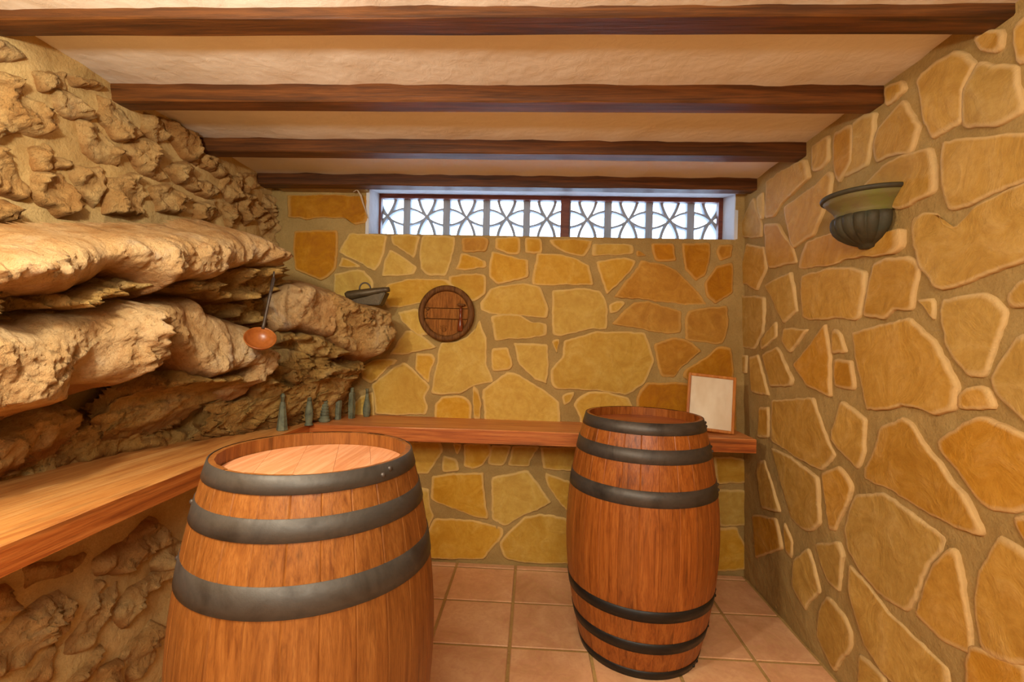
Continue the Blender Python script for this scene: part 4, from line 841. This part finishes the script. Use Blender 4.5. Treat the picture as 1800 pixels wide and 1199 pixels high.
for i in range(7):
    a = math.radians(20 + i * 23.3); c0 = (-.012 + .017 * math.cos(a), -.0125, -.092 + .017 * math.sin(a)); c1 = (-.012 + .027 * math.cos(a), -.0125, -.092 + .027 * math.sin(a))
    tube('carved_ray', [c0, c1], [.0018, .003], M['plaque2'], pq, 6)

# ------------------------------------------------ tin box with ring handle on the rock
tb = empty('tin_box', (-.87, 2.42, 1.428), 0, 'small old tin box with a ring handle resting on the rock ledge end', 'box')
o3 = tb.location
def tbv(x, y, z): return (x - o3[0], y - o3[1], z - o3[2])
bm = bmesh.new()
A = [tbv(*p) for p in ((-.968, 2.40, 1.430), (-.800, 2.40, 1.428), (-.772, 2.40, 1.494), (-.970, 2.40, 1.466), (-.958, 2.47, 1.430), (-.800, 2.47, 1.428), (-.765, 2.46, 1.496), (-.962, 2.46, 1.468))]
vs = [bm.verts.new(p) for p in A]
for q in ((0, 1, 2, 3), (5, 4, 7, 6), (4, 0, 3, 7), (1, 5, 6, 2), (3, 2, 6, 7), (4, 5, 1, 0)): bm.faces.new([vs[i] for i in q])
bmesh.ops.bevel(bm, geom=list(bm.edges), offset=.004, segments=2, affect='EDGES'); obj('box_body', bm, M['tin'], tb)
tube('top_roll', [tbv(-.974, 2.40, 1.468), tbv(-.966, 2.40, 1.472), tbv(-.86, 2.41, 1.492), tbv(-.775, 2.415, 1.508), tbv(-.755, 2.415, 1.511)], [.021, .025, .022, .015, .0125], M['tin'], tb, 16)
tube('ring_handle', [tbv(-.8855 + .0275 * math.cos(a), 2.418 + .004 * math.cos(a), 1.513 + .03 * math.sin(a)) for a in [math.radians(-15 + 210 * i / 14) for i in range(15)]], .0042, M['iron'], tb, 10)

# ------------------------------------------------ ladle hanging from the ledge
ld = empty('ladle', (-1.06, 1.78, 1.245), 0, 'wooden-bowled ladle on a long dark handle hanging in front of the rock', 'ladle')
nrm = Vector((.42, -.60, .68)).normalized(); rot = Vector((0, 0, 1)).rotation_difference(nrm).to_matrix().to_4x4()
prof = [(.0001, -.040), (.020, -.038), (.040, -.028), (.053, -.013), (.058, .0), (.056, .002), (.054, .0), (.049, -.012), (.036, -.025), (.018, -.034), (.0001, -.036)]
lathe('ladle_bowl', prof, 40, M['ladle'], ld, rotm=rot, close=False)
def la(dx, dz, dd): return (.86 * dx - .51 * dd, .51 * dx + .86 * dd, dz)
tube('handle', [la(.008, .036, .036), la(.012, .058, .046), la(.020, .11, .058), la(.030, .17, .072), la(.042, .245, .09)], [.0065, .006, .0055, .006, .0065], M['iron'], ld, 8)
tube('hook', [la(.042, .243, .09), la(.043, .262, .092), la(.043, .272, .10), la(.042, .262, .112)], .0035, M['iron'], ld, 8)

# ------------------------------------------------ wall sconce
sx = rx(1.7) - .013
sn = empty('wall_sconce', (sx, 1.665, 1.61), 0, 'green bronze half-bowl uplighter with fluted base fixed to the right wall', 'wall lamp')
a0, a1 = PI / 2, 3 * PI / 2
lathe('rim', [(.120, .176), (.136, .181), (.143, .180), (.146, .175), (.144, .168), (.137, .165), (.130, .164)], 40, M['sconce_bowl'], sn, a0=a0, a1=a1, close=False)
lathe('collar', [(.120, .176), (.137, .166), (.124, .150), (.110, .136), (.102, .122), (.099, .112), (.104, .108), (.098, .106)], 40, M['sconce_collar'], sn, a0=a0, a1=a1, close=False)
N_ = 9
def gad(r, z, a, j): return r * (.93 + .09 * abs(math.sin((a - PI / 2) * N_)) ** .6) if 0 < j < 8 else r
lathe('fluted_bowl', [(.098, .110), (.108, .104), (.113, .092), (.112, .075), (.104, .055), (.088, .037), (.066, .022), (.042, .012), (.032, .008), (.028, .0), (.001, -.004)], 108, M['sconce_bowl'], sn, a0=a0, a1=a1, mod=gad, close=False)
lathe('inner_pan', [(.120, .1765), (.10, .13), (.06, .09), (.001, .08)], 30, M['sconce_bowl'], sn, a0=a0, a1=a1, close=False)

# ------------------------------------------------ cobweb strand beside the window
cw = tube('cobweb_strand', [(-1.035, 2.60, 2.075), (-1.012, 2.60, 2.088), (-.995, 2.612, 2.06), (-.985, 2.622, 2.02), (-.972, 2.63, 1.98), (-.957, 2.634, 1.935)], [.002, .004, .006, .005, .0035, .001], M['web'], None, 6)
tag(cw, 'thin pale cobweb strand hanging from the beam left of the window', 'cobweb')
